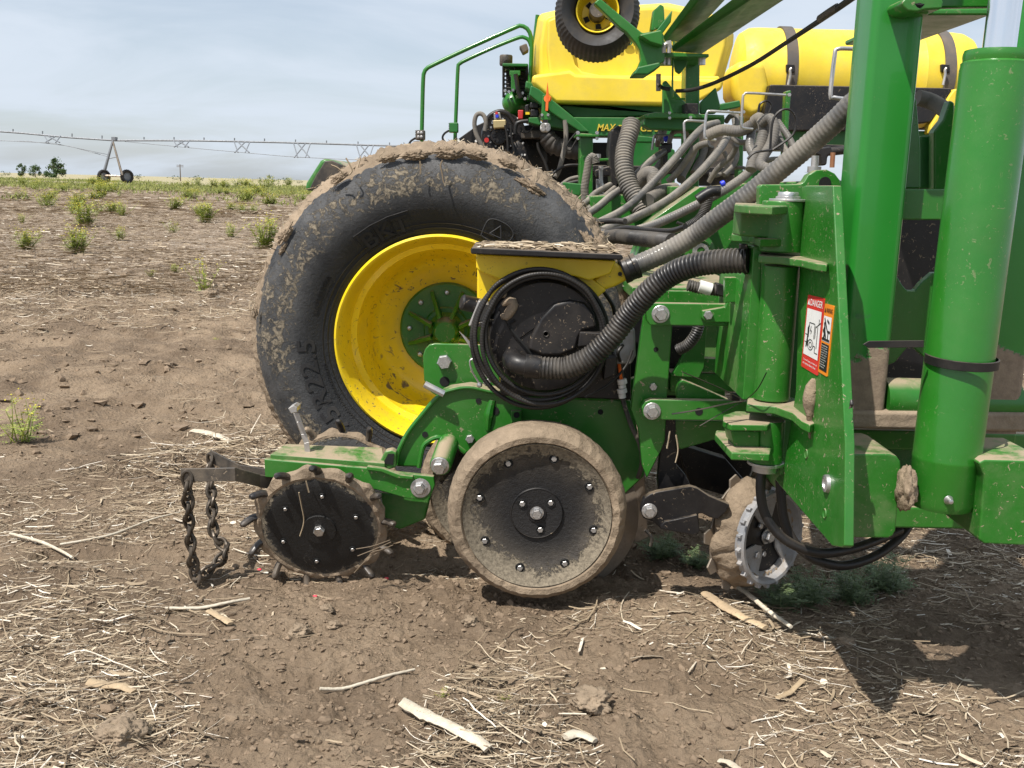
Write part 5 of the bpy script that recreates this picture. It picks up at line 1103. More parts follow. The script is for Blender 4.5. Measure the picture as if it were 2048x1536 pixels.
b = MB(); a = P(1764, 798, 1.9); c = P(2030, 798, 1.9); b.lathe([(.042, 0), (.042, c.x-a.x)], 40, frame(a, (1, 0, 0))); pt(b, 'cross_tube', M['green'])
b = MB(); b.prism([(1690, 822), (2060, 826), (2060, 866), (1690, 858)], 1.852, 2.0); pt(b, 'muddy_sill', M['mud_fine'], bevel=.008)
b = MB(); b.prism([(1700, 858), (2035, 866), (2030, 905), (1700, 900)], 1.98, 2.1); pt(b, 'pivot_beam', M['green'], bevel=.006)
b = MB(); b.prism([(1795, 378), (1900, 378), (1900, 440), (1795, 440)], 1.93, 2.0); pt(b, 'cross_bar', M['green_clean'], bevel=.003)
web = [(1770, 535), (1790, 545), (1806, 572), (1815, 581), (1830, 581), (1842, 566), (1866, 545), (1900, 545), (1900, 716), (1850, 716), (1826, 694), (1816, 694), (1790, 725), (1765, 735)]
b = MB(); b.prism(web, 1.99, 2.01); pt(b, 'web_plate', M['green_clean'], bevel=.003)
b = MB(); b.prism([(1760, 430), (1910, 430), (1910, 780), (1760, 780)], 2.35, 2.37); pt(b, 'web_shade_sheet', M['black_clean'])  # added black sheet, paints the shaded depth behind the web openings
b = MB(); b.prism([(1780, 300), (1800, 250), (1812, 200), (1822, 190), (1834, 198), (1842, 300), (1842, 378), (1780, 378)], 2.02, 2.05); pt(b, 'mast_ear', M['green_clean'], bevel=.004)
b = MB(); b.prism([(1840, 272), (1895, 270), (1895, 378), (1840, 378)], 2.1, 2.14); pt(b, 'mast_box', M['green_far'], bevel=.004)
b = MB(); b.prism([(1868, 262), (1886, 240), (1900, 200), (1910, 205), (1905, 380), (1868, 380)], 2.06, 2.09); pt(b, 'mast_ear', M['green_clean'], bevel=.004)
b = MB(); b.prism([(1832, 18), (1985, 16), (1985, 30), (1832, 30)], 1.9, 2.3); b.prism([(1840, -60), (1985, -60), (1985, 15), (1840, 15)], 2.0, 2.3); pt(b, 'mast_cross_beam', M['green_clean'], bevel=.004)
b = MB(); b.prism([(1803, 4), (1810, -4), (1882, -6), (1888, 3), (1885, 18), (1850, 20), (1835, 24), (1815, 22), (1806, 14)], 1.79, 1.9); pt(b, 'stop_lug', M['green'], bevel=.004)
vcyl('lug_boss', 1832, -12, 27, 26, 1.83, M['green'], bevel=.005)
b = MB(); b.tube(pp([(1822, 5), (1836, 12), (1850, 8)], 1.795), [.003, .008, .004], 6); pt(b, 'grease_smear', M['hole'])
# lug plate and toolbar behind the hinge
b = MB(); b.prism([(1519, 374), (1523, 369), (1600, 368), (1608, 363), (1616, 350), (1634, 340), (1654, 339), (1670, 347), (1680, 360), (1684, 380), (1684, 500), (1519, 500)], 2.03, 2.06); pt(b, 'lug_plate', M['green'], bevel=.003)
hole(pl, 1650, 366, 2.028, 11)
for x in (1628,):
    b = MB(); c = P(x, 345, 2.12); b.lathe([(.001, .034), (.0075, .034), (.0075, .012), (.014, .012), (.014, 0), (.02, 0)], 16, frame(c, (0, 0, 1), (0, 1, 0))); pt(b, 'threaded_bolt', M['zinc'])
b = MB(); b.prism([(1240, 640), (1255, 560), (1296, 452), (1398, 376), (1500, 366), (1684, 360), (1684, 650), (1500, 652)], 3.5, 3.7); pt(b, 'toolbar_plate', M['green'], bevel=.006)
b = MB(); b.prism([(1290, 450), (1400, 374), (1412, 374), (1420, 384), (1296, 468)], 3.4, 3.5); pt(b, 'toolbar_flange', M['green'], bevel=.003)
b = MB(); b.prism([(1264, 574), (1500, 578), (1500, 606), (1290, 606), (1262, 596)], 2.6, 3.5); pt(b, 'toolbar_shelf', M['green_dusty'], bevel=.004)
b = MB(); b.prism([(1450, 555), (1505, 555), (1505, 602), (1450, 606)], 2.12, 2.14); pt(b, 'stop_bracket', M['green'], bevel=.002); hole(pl, 1480, 577, 2.118, 4)
c = P(1398, 500, 3.38); b = MB(); b.lathe([(.001, .02), (.026, .02), (.028, .03), (.034, .03), (.036, .016), (.05, .014), (.05, -.14), (.001, -.14)], 36, frame(c)); pt(b, 'pivot_bushing', M['green'])
c = P(1401, 502, 3.33); b = MB(); b.lathe([(.014, .012), (.026, .012), (.026, -.01), (.014, -.01)], 30, frame(c), closed=True); pt(b, 'bushing_ring', M['zinc'])
b = MB(); b.tube(pp3([(1376, 570, 2.25), (1395, 575, 2.25), (1412, 577, 2.25), (1430, 580, 2.25), (1446, 582, 2.25)]), .0125, 14, pitch=.006, amp=.1); pt(b, 'cable_sleeve', M['corrugated'])
b = MB(); b.tube(pp3([(1398, 572, 2.245), (1422, 579, 2.245)]), .0142, 16); pt(b, 'cable_label', M['white'])
b = MB(); b.prism([(1435, 567), (1450, 570), (1448, 594), (1433, 590)], 2.23, 2.27); pt(b, 'cable_plug', M['black'], bevel=.003)
# ================================================================== CENTRE OF THE PLANTER, FARTHER BACK
def bk(mb, name, mat, parent=pl, **k): return mb.obj(name, mat, parent, **k)
TY = 5.4
# ---- seed tank on its hopper frame
tk = empty('seed_tank', P(1220, 270, TY+.3)); tag(tk, 'big yellow moulded seed tank with green lettering above the muddy tyre', 'tank')
def shell(mb, name, mat, bev, seg=4): return mb.obj(name, mat, tk, bevel=bev, seg=seg)
up = [(1075, 34), (1084, 27), (1114, 20), (1335, 6), (1420, 24), (1468, 66), (1466, 90), (1449, 150), (1440, 168), (1108, 168), (1068, 166), (1064, 160), (1066, 92)]
b = MB(); A = [P(x, y, TY+.35) for x, y in up]
def about(cx, cy, s, pts): return [(cx+(x-cx)*s, cy+(y-cy)*s) for x, y in pts]
mid = [P(x, y, TY+.02) for x, y in about(1262, 100, .93, up)]; mid = [Vector((v.x, TY+.02, v.z)) for v in mid]
fa = [b.bm.verts.new(p) for p in mid]; sa = [b.bm.verts.new(p) for p in A]; ba = [b.bm.verts.new(Vector((p.x, TY+1.9, p.z))) for p in A]
b.bm.faces.new(fa); b.bm.faces.new(ba[::-1])
for r0, r1 in ((fa, sa), (sa, ba)):
    for i in range(len(up)): j = (i+1) % len(up); b.bm.faces.new((r0[i], r1[i], r1[j], r0[j]))
shell(b, 'tank_shell', M['tank_yellow'], .05)
b = MB(); lo = [(1064, 150), (1140, 140), (1152, 148), (1440, 158), (1449, 158), (1445, 178), (1398, 203), (1330, 210), (1111, 206), (1088, 186), (1064, 166)]
b.prism(lo, TY-.1, TY+1.8); shell(b, 'tank_belly', M['tank_yellow'], .05)
b = MB(); b.prism([(1096, 40), (1128, 26), (1140, 92), (1150, 128), (1164, 143), (1200, 150), (1440, 152), (1440, 162), (1120, 162), (1100, 150), (1094, 100)], TY-.06, TY+.2); shell(b, 'moulded_border', M['tank_yellow'], .035)
b = MB(); b.tube(pp([(1075, 30), (1068, 92), (1064, 150), (1064, 170)], TY+.34), .012, 6); bk(b, 'edge_seam', M['green_far'], tk)
def flat_text(s, x0, y0, x1, y1, Y, mat, name, parent, shear=0):
    v, f = text_geo(s, .02, shear, .012); q = fit01(v); b = MB(); tl, tr, bl, br = P(x0, y0, Y), P(x1, y0, Y), P(x0, y1, Y), P(x1, y1, Y)
    zz = [p.z for p in v]; zm = max(map(abs, zz)) or 1
    b.add([bl.lerp(br, u.x).lerp(tl.lerp(tr, u.x), u.y)+Vector((0, -.004-.004*w_.z/zm, 0)) for u, w_ in zip(q, v)], f); return b.obj(name, M[mat], parent, ang=20)
flat_text('JOHN DEERE', 1236, 80, 1385, 95, TY+.01, 'logo_green', 'tank_lettering', tk)
b = MB(); b.tube([P(x, y, TY+.008) for x, y in [(1176, 74), (1174, 96), (1184, 104), (1200, 106), (1214, 103), (1222, 96), (1221, 74), (1200, 66), (1176, 74)]], .008, 6); bk(b, 'tank_emblem', M['logo_green'], tk)
b = MB(); b.prism([(1052, 160), (1064, 166), (1112, 207), (1330, 210), (1345, 232), (1150, 236), (1100, 200), (1050, 176)], TY, TY+1.6); bk(b, 'hopper_pan', M['green_far'], bevel=.01)
b = MB(); b.prism([(1062, 170), (1078, 178), (1145, 232), (1180, 264), (1160, 264), (1100, 224), (1058, 190)], TY-.16, TY+.1); bk(b, 'hopper_brace', M['green_far'], bevel=.008)
b = MB(); b.prism([(1100, 224), (1142, 234), (1425, 236), (1425, 275), (1180, 272), (1150, 262), (1080, 250)], TY-.1, TY+.1); beam = bk(b, 'model_beam', M['green_far'], bevel=.006)
flat_text('MAX', 1194, 248, 1232, 262, TY-.1, 'gold', 'beam_lettering', beam, .25); flat_text('EMERGE 5E', 1234, 250, 1330, 263, TY-.1, 'gold', 'beam_lettering', beam, .25)
# ---- liquid tank lying across the frame
lt = empty('liquid_tank', P(1690, 260, 6.6)); tag(lt, 'long yellow horizontal liquid tank held by two grey straps behind the green mast', 'tank')
cL, cR_ = P(1480, 152, 6.6), P(1925, 158, 6.6); rl = 92*mpp(cL); Lt = cR_.x-cL.x; Tx = frame(Vector((cL.x, 6.6, cL.z)), (1, 0, 0))
b = MB(); b.lathe([(rl*.2, -.045), (rl*.62, -.04), (rl*.88, -.02), (rl*.985, .03), (rl, .09), (rl, .28), (rl*1.012, .285), (rl*1.012, .3), (rl, .305), (rl, Lt*.5), (rl, Lt-.34), (rl*1.01, Lt-.335), (rl, Lt-.32), (rl, Lt-.12), (rl*.98, Lt-.06), (rl*.9, Lt-.01), (rl*.6, Lt+.02), (.001, Lt+.03)], 56, Tx); b.obj('tank_body', M['tank_yellow'], lt)
b = MB(); b.prism([(1463, 150), (1475, 120), (1530, 120), (1540, 168), (1538, 215), (1520, 232), (1500, 236), (1478, 215), (1464, 190)], 6.28, 6.6); b.obj('tank_sump', M['tank_yellow'], lt, bevel=.05, seg=4)
b = MB(); b.prism([(1540, 169), (1905, 176), (1896, 205), (1860, 245), (1700, 262), (1520, 262), (1530, 215)], 6.22, 6.7); b.obj('tank_saddle', M['black_clean'], lt, bevel=.01)
b = MB(); b.prism([(1862, 250), (1900, 190), (1908, 180), (1915, 176), (1912, 215), (1885, 262), (1860, 268)], 6.2, 6.3); b.obj('saddle_edge', M['tank_yellow'], lt, bevel=.01)
b = MB(); b.prism([(1520, 258), (1860, 262), (1860, 300), (1520, 300)], 6.3, 6.5); b.obj('saddle_rail', M['green_far'], lt, bevel=.008)
for px in (1574, 1884):
    sx = P(px, 120, 6.6-rl*.5).x-cL.x; b = MB(); b.lathe([(rl+.003, sx-.034), (rl+.012, sx-.033), (rl+.012, sx+.033), (rl+.003, sx+.034)], 56, Tx, closed=True); st = b.obj('hold_down_strap', M['webbing'], lt)
    b = MB(); Yb = 6.6-rl-.02; b.prism([(px-1, 128), (px+16, 129), (px+16, 145), (px-1, 144)], Yb, Yb+.03); b.obj('strap_buckle', M['black_clean'], st, bevel=.006)
    b = MB(); b.tube(pp([(px+9, 136), (px+6, 140), (px+6, 150), (px+2, 170)], Yb-.02), .008, 6); b.obj('strap_hook', M['zinc'], st)
# ---- handrails and work lights
for pts, r in [([(843, 300), (845, 200), (847, 150), (850, 141), (860, 133), (940, 95), (1030, 55), (1042, 52), (1053, 56), (1061, 70), (1063, 100), (1058, 200)], 4.2), ([(910, 280), (913, 200), (916, 135), (919, 128), (928, 122), (980, 98), (1035, 76), (1048, 75), (1057, 80), (1062, 92)], 3.8)]:
    b = MB(); b.tube(pp(pts, TY+.2), r*mpp(P(900, 150, TY+.2)), 12); bk(b, 'handrail', M['green_clean'])
for x, y, nm in [(840, 270, 0), (907, 255, 1)]:
    b = MB(); b.prism([(x-9, y-10), (x+9, y-10), (x+9, y+10), (x-9, y+10)], TY+.1, TY+.16); o = bk(b, 'work_light', M['brownblack'] if nm == 0 else M['green_far'], bevel=.006)
    if nm == 0:
        for dx, dy in ((-3, -4), (3, -4), (-3, 4), (3, 4)):
            b = MB(); b.lathe([(.001, .003), (.007, .002), (.009, 0)], 10, frame(P(x+dx, y+dy, TY+.099))); bk(b, 'lens', M['grey_box'], o)
    for k in range(6): 
        b = MB(); b.prism([(x-10, y-9+k*3.4), (x-8, y-9+k*3.4), (x-8, y-8+k*3.4), (x-10, y-8+k*3.4)], TY+.1, TY+.17); bk(b, 'cooling_fin', M['brownblack'], o)
    b = MB(); b.tube(pp([(x-9, y+6), (x-18, y+12), (x-22, y+20), (x-18, y+28), (x-8, y+33)], TY+.15), .006, 5); bk(b, 'light_cable', M['rubber_hose'])
b = MB(); b.prism([(1038, 92), (1053, 86), (1058, 100), (1046, 107)], TY+.05, TY+.15); bk(b, 'work_light', M['brownblack'], bevel=.006)
# ---- hydraulic and vacuum corner between tyre and tank
def cyl(name, x, y, r, Y, d, mat, n=(0, -1, 0), parent=pl, prof=None, seg=28):
    c = P(x, y, Y); R0 = r*mpp(c); b = MB(); b.lathe(prof(R0, d) if prof else [(.001, 0), (R0*.96, 0), (R0, -.012), (R0, -d), (.001, -d)], seg, frame(c, n, (0, 0, 1) if abs(n[2]) < .9 else (0, 1, 0))); return bk(b, name, mat, parent)
b = MB(); b.prism([(905, 292), (912, 281), (955, 250), (968, 244), (990, 262), (992, 330), (905, 330)], TY+.3, TY+.36); mg = bk(b, 'side_guard', M['black_clean'], bevel=.004)
for x, y in [(917, 281), (952, 282), (975, 262)]: cyl('guard_bolt', x, y, 2.6, TY+.29, .01, M['white'], parent=mg, seg=10)
b = MB(); b.prism([(896, 288), (909, 277), (916, 287), (914, 296), (896, 296)], TY+.25, TY+.3); bk(b, 'yellow_bracket', M['yellow'], bevel=.004)
cyl('fan_housing', 1008, 272, 46, TY+.1, .3, M['black_clean']); cyl('pump_body', 998, 272, 16, TY-.02, .14, M['black'])
for k in range(10):
    a = R_(36*k); cyl('pump_bolt', 998+21*math.cos(a), 272+21*math.sin(a), 2.0, TY+.08, .03, M['zinc'], seg=8); cyl('cooling_blade', 998+11*math.cos(a), 272+11*math.sin(a), 3, TY-.03, .03, M['black_clean'], seg=6)
for k in range(26): cyl('fitting', 965+rng.random()*85, 235+rng.random()*75, rng.uniform(1.2, 2.6), TY+.04-rng.random()*.06, .05, rng.choice([M['zinc'], M['white'], M['zinc'], M['galv'], M['brownblack']]), seg=8)
b = MB(); b.prism([(986, 240), (1012, 239), (1012, 255), (987, 257)], TY-.1, TY+.05); bk(b, 'valve_block', M['tan'], bevel=.006)
b = MB(); b.prism([(987, 226), (1000, 224), (1003, 238), (988, 240)], TY-.08, TY); bk(b, 'valve_coil', M['grey_box'], bevel=.005); cyl('valve_cap', 993, 226, 3, TY-.09, .05, M['red'], seg=10); cyl('valve_cap', 994, 232, 3.4, TY-.1, .04, M['blue'], seg=10); cyl('valve_cap', 973, 280, 5, TY, .04, M['red'], seg=10)
b = MB(); c = P(1030, 207, TY+.3); R0 = 25*mpp(c); b.lathe([(.001, R0*1.25), (R0*.5, R0*1.12), (R0*.85, R0*.7), (R0, 0), (R0, -.3), (.001, -.4)], 36, frame(c, (-.35, -1, .1))); bk(b, 'air_tank', M['green_clean'])
b = MB(); b.prism([(1005, 126), (1056, 127), (1056, 133), (1005, 132)], TY+.2, TY+.5); bk(b, 'rack_shelf', M['green_far'], bevel=.004)
b = MB(); c = P(1012, 124, TY+.3); R0 = 13*mpp(c); b.lathe([(R0*.9, -.02), (R0, -.012), (R0, .03), (R0*.9, .036)], 28, frame(c, (0, 0, 1), (0, 1, 0))); bk(b, 'filler_cap', M['brownblack'])
for x in (1007, 1054, 1030): b = MB(); b.tube(pp([(x, 130), (x, 195)], TY+.25), .008, 6); bk(b, 'rack_bar', M['black_clean'])
for y in range(136, 196, 8): b = MB(); b.tube(pp([(1007, y), (1056, y+1)], TY+.26), .005, 5); bk(b, 'rack_wire', M['black_clean'])
b = MB(); b.prism([(1012, 135), (1054, 135), (1054, 190), (1012, 188)], TY+.42, TY+.5); bk(b, 'rack_radiator', M['black_clean'], bevel=.004)
b = MB(); b.prism([(1019, 141), (1041, 141), (1041, 150), (1036, 152), (1036, 180), (1022, 180), (1022, 152), (1019, 150)], TY+.18, TY+.24); bk(b, 'rack_bracket', M['green_clean'], bevel=.004)
b = MB(); b.tube(pp([(1031, 148), (1033, 160), (1036, 180), (1042, 196)], TY+.14), .012, 7); bk(b, 'rack_hose', M['rubber_hose'])
for x, y in [(1010, 181), (1018, 183), (1026, 180), (1035, 182), (1045, 186), (1050, 197)]: cyl('fitting', x, y, 3, TY+.15, .06, rng.choice([M['zinc'], M['galv']]), seg=8)
b = MB(); b.prism([(1036, 220), (1047, 220), (1046, 238), (1036, 238)], TY-.05, TY+.02); bk(b, 'relief_valve', M['red'], bevel=.005)
b = MB(); b.prism([(1050, 210), (1058, 208), (1058, 228), (1050, 229)], TY-.05, TY+.02); bk(b, 'relay_box', M['black'], bevel=.005); b = MB(); b.prism([(1051, 224), (1059, 224), (1059, 229), (1051, 229)], TY-.06, TY-.04); bk(b, 'yellow_tag', M['yellow'])
for i, (x0, y0, x1, y1) in enumerate([(1060, 204, 1078, 217), (1061, 218, 1078, 234)]): b = MB(); b.prism([(x0, y0), (x1, y0), (x1, y1), (x0, y1)], TY-.08, TY+.05); bk(b, 'junction_box', M['black'], bevel=.008)
b = MB(); b.prism([(1057, 235), (1080, 234), (1082, 250), (1076, 250), (1058, 245)], TY-.1, TY+.1); bk(b, 'side_bracket', M['green_far'], bevel=.005)
b = MB(); b.prism([(1085, 190), (1090, 190), (1090, 222), (1100, 228), (1102, 240), (1082, 240)], TY-.2, TY-.17); bk(b, 'marker_post', M['green_clean'], bevel=.004); bolt(pl, 1084, 230, TY-.2, 3, 'hex'); bolt(pl, 1096, 230, TY-.2, 3, 'hex')
b = MB(); b.prism([(1091, 222), (1092, 190), (1095, 163), (1098, 190), (1096, 222)], TY-.28, TY-.265); tri_ = bk(b, 'slow_moving_triangle', M['orange'], bevel=.002); cyl('reflector', 1094, 197, 7, TY-.24, .02, M['orange'], n=(-.4, -1, 0))
b = MB(); b.prism([(1081, 250), (1085, 246), (1097, 246), (1101, 250), (1101, 259), (1097, 263), (1085, 263), (1081, 259)], TY-.28, TY-.2); wl = bk(b, 'work_light', M['white'], bevel=.008); b = MB(); b.prism([(1086, 239), (1096, 239), (1096, 247), (1086, 247)], TY-.26, TY-.22); bk(b, 'light_mount', M['black'], wl)
for dx in (-4.5, 4.5):
    for dy in (-3.5, 4): b = MB(); b.lathe([(.001, .002), (.008, .004), (.011, .003), (.012, 0)], 12, frame(P(1091+dx, 254.5+dy, TY-.281))); bk(b, 'lens', M['grey_box'], wl)
b = MB(); b.prism([(985, 262), (1080, 246), (1180, 262), (1180, 400), (985, 400)], TY+.5, TY+.56); bk(b, 'dark_backing', M['black_clean'])
b = MB(); b.prism([(1042, 262), (1098, 258), (1098, 276), (1042, 277)], TY, TY+.2); bk(b, 'box_beam', M['brownblack'], bevel=.006)
b = MB(); c = P(1055, 320, TY+.1); R0 = 44*mpp(c); b.lathe([(R0*.7, .02), (R0*.95, 0), (R0, -.05), (R0, -.3), (R0*.4, -.3)], 36, frame(c, (.3, -1, 0))); bk(b, 'implement_tyre', M['black_clean'])
HO = [([(1030, 345), (1000, 322), (972, 300), (955, 275), (949, 250), (952, 232), (960, 227), (968, 232), (972, 245), (970, 262)], 4.6, TY-.1, 'grey_hose'), ([(970, 250), (980, 232), (1000, 223), (1018, 230), (1030, 248)], 5, TY+.05, 'rubber_hose'),
      ([(1010, 250), (1014, 270), (1016, 300), (1014, 316)], 2.4, TY-.13, 'rubber_hose'), ([(1022, 250), (1023, 275), (1028, 300), (1030, 318)], 2.2, TY-.12, 'rubber_hose'), ([(1030, 268), (1032, 250), (1040, 244), (1056, 242)], 4, TY-.08, 'rubber_hose'), ([(1040, 262), (1050, 266), (1060, 262), (1068, 252)], 1.6, TY-.05, 'rubber_hose'),
      ([(1098, 350), (1090, 325), (1078, 300), (1075, 285)], 3, TY-.05, 'rubber_hose'), ([(1130, 240), (1132, 270), (1128, 300), (1118, 340), (1110, 355)], 5, TY-.15, 'grey_hose'), ([(1106, 340), (1100, 350), (1130, 332), (1160, 330)], 2.8, TY-.18, 'rubber_hose'),
      ([(1120, 372), (1140, 358), (1170, 352)], 4, TY-.3, 'grey_hose'), ([(1110, 376), (1140, 366), (1172, 360)], 4, TY-.32, 'rubber_hose'), ([(1120, 390), (1150, 378), (1175, 372)], 4, TY-.34, 'grey_hose'), ([(1155, 262), (1140, 280), (1132, 295), (1140, 300), (1150, 285), (1160, 268)], 1.6, TY-.2, 'rubber_hose')]
for pts, r, Y, m in HO: b = MB(); b.tube(pp(pts, Y), r*mpp(P(1000, 300, Y)), 10); bk(b, 'hydraulic_hose', M[m])
b = MB(); b.tube(pp([(1092, 272), (1110, 290), (1140, 300), (1180, 302)], TY-.05), 17*mpp(P(1100, 290, TY)), 18, pitch=.028, amp=.06); bk(b, 'air_duct', M['corrugated'])
b = MB(); b.tube(pp([(1094, 268), (1098, 286), (1112, 300)], TY-.02), 15*mpp(P(1100, 290, TY)), 18, pitch=.028, amp=.06); bk(b, 'air_duct', M['corrugated'])
# ---- posts, plates
def post(pts, Y, d, mat='green', name='frame_post', bev=.006): b = MB(); b.prism(pts, Y, Y+d); return bk(b, name, M[mat], bevel=bev)
post([(1160, 266), (1186, 268), (1186, 400), (1158, 400)], 4.9, .12); post([(1152, 268), (1198, 269), (1198, 274), (1152, 273)], 4.86, .2, 'green_clean', 'post_flange', .003)
for x in (1156, 1194): bolt(pl, x, 266, 4.85, 4, 'hex'); bolt(pl, x, 277, 4.86, 3.4, 'hex')
post([(1125, 364), (1165, 368), (1160, 392), (1130, 388)], 4.7, .04, 'green_far', 'post_bracket'); post([(1236, 268), (1310, 274), (1310, 285), (1236, 284)], 5.0, .1, 'green_far', 'cross_bar')
post([(1372, 120), (1400, 118), (1398, 390), (1340, 390), (1342, 372), (1370, 372)], 4.35, .12); post([(1290, 228), (1312, 224), (1450, 232), (1448, 262), (1300, 258), (1287, 250)], 4.15, .1, 'green_far', 'cross_plate'); post([(1287, 230), (1312, 225), (1450, 230), (1446, 236), (1290, 236)], 4.1, .25, 'green', 'cross_shelf', .003)
post([(1325, 165), (1332, 160), (1362, 196), (1372, 205), (1372, 228), (1325, 228)], 4.2, .02, 'green', 'gusset'); post([(1400, 205), (1432, 174), (1436, 190), (1442, 215), (1430, 228), (1400, 228)], 4.2, .02, 'green_far', 'gusset'); post([(1370, 206), (1397, 206), (1397, 230), (1370, 230)], 4.12, .08, 'black', 'rubber_bumper')
for x, y in [(1339, 226), (1339, 236), (1381, 235)]: bolt(pl, x, y, 4.1, 3.4, 'hex')
b = MB(); b.tube(pp([(1318, 170), (1326, 176), (1340, 178)], 4.1), .008, 7); bk(b, 'cable_clip', M['black_clean']); b = MB(); b.tube(pp([(1317, 148), (1317, 182)], 4.15), .01, 7); bk(b, 'drop_pin', M['brownblack'])
b = MB(); b.tube(pp([(1346, 112), (1345, 185), (1350, 196), (1370, 198)], 4.1), 1.9*mpp(P(1346, 150, 4.1)), 8); bk(b, 'support_rod', M['green_clean'])
post([(1477, 232), (1488, 232), (1486, 360), (1474, 360)], 4.4, .06); post([(1572, 182), (1583, 180), (1578, 250), (1574, 330), (1566, 330)], 4.0, .05); post([(1438, 208), (1480, 200), (1482, 214), (1440, 222)], 4.5, .1, 'green_far', 'cross_bar')
post([(1500, 285), (1690, 290), (1690, 302), (1500, 300)], 5.4, .2, 'black_clean', 'rear_rail'); post([(1340, 372), (1500, 376), (1500, 392), (1340, 392)], 3.6, .3, 'green_dusty', 'toolbar_top'); post([(1500, 340), (1530, 340), (1530, 372), (1500, 372)], 3.5, .2, 'green_far', 'toolbar_stub')
post([(1250, 262), (1350, 300), (1350, 420), (1250, 430)], 5.2, .05, 'green_far', 'rear_plate'); post([(1380, 262), (1474, 262), (1474, 372), (1380, 372)], 5.1, .04, 'brownblack', 'rear_plate')
b = MB(); b.prism([(1222, 262), (1236, 250), (1248, 258), (1236, 400), (1248, 420), (1236, 424), (1222, 360), (1218, 300)], 4.35, 4.5); bk(b, 'fan_side_panel', M['black_clean'], bevel=.006)
post([(1190, 340), (1225, 330), (1226, 352), (1192, 354)], 4.4, .05, 'black_clean', 'valve_plate'); post([(1178, 318), (1222, 316), (1222, 321), (1178, 323)], 4.42, .1, 'green_clean', 'small_shelf', .003)
for pts in [[(1196, 308), (1195, 325)], [(1202, 334), (1202, 356), (1204, 386)], [(1196, 358), (1196, 390)]]:
    b = MB(); b.tube(pp(pts, 4.3), 4.2*mpp(P(1200, 340, 4.3)), 10); bk(b, 'hose_coupling', M['zinc'])
for x, y in [(1197, 308), (1202, 332), (1197, 360), (1203, 366), (1196, 384), (1205, 388)]: b = MB(); b.tube(pp([(x, y), (x, y+8)], 4.29), 5.2*mpp(P(x, y, 4.3)), 6); bk(b, 'coupling_nut', M['zinc'])
post([(1180, 285), (1345, 285), (1345, 400), (1180, 440)], 5.5, .05, 'black_clean', 'dark_backing'); post([(1180, 392), (1500, 380), (1500, 470), (1180, 480)], 3.9, .25, 'green', 'toolbar_beam')  # first plate: added black backing that darkens the gaps between hoses
post([(1185, 330), (1480, 335), (1480, 350), (1185, 345)], 4.9, .2, 'black_clean', 'pipe_rail')
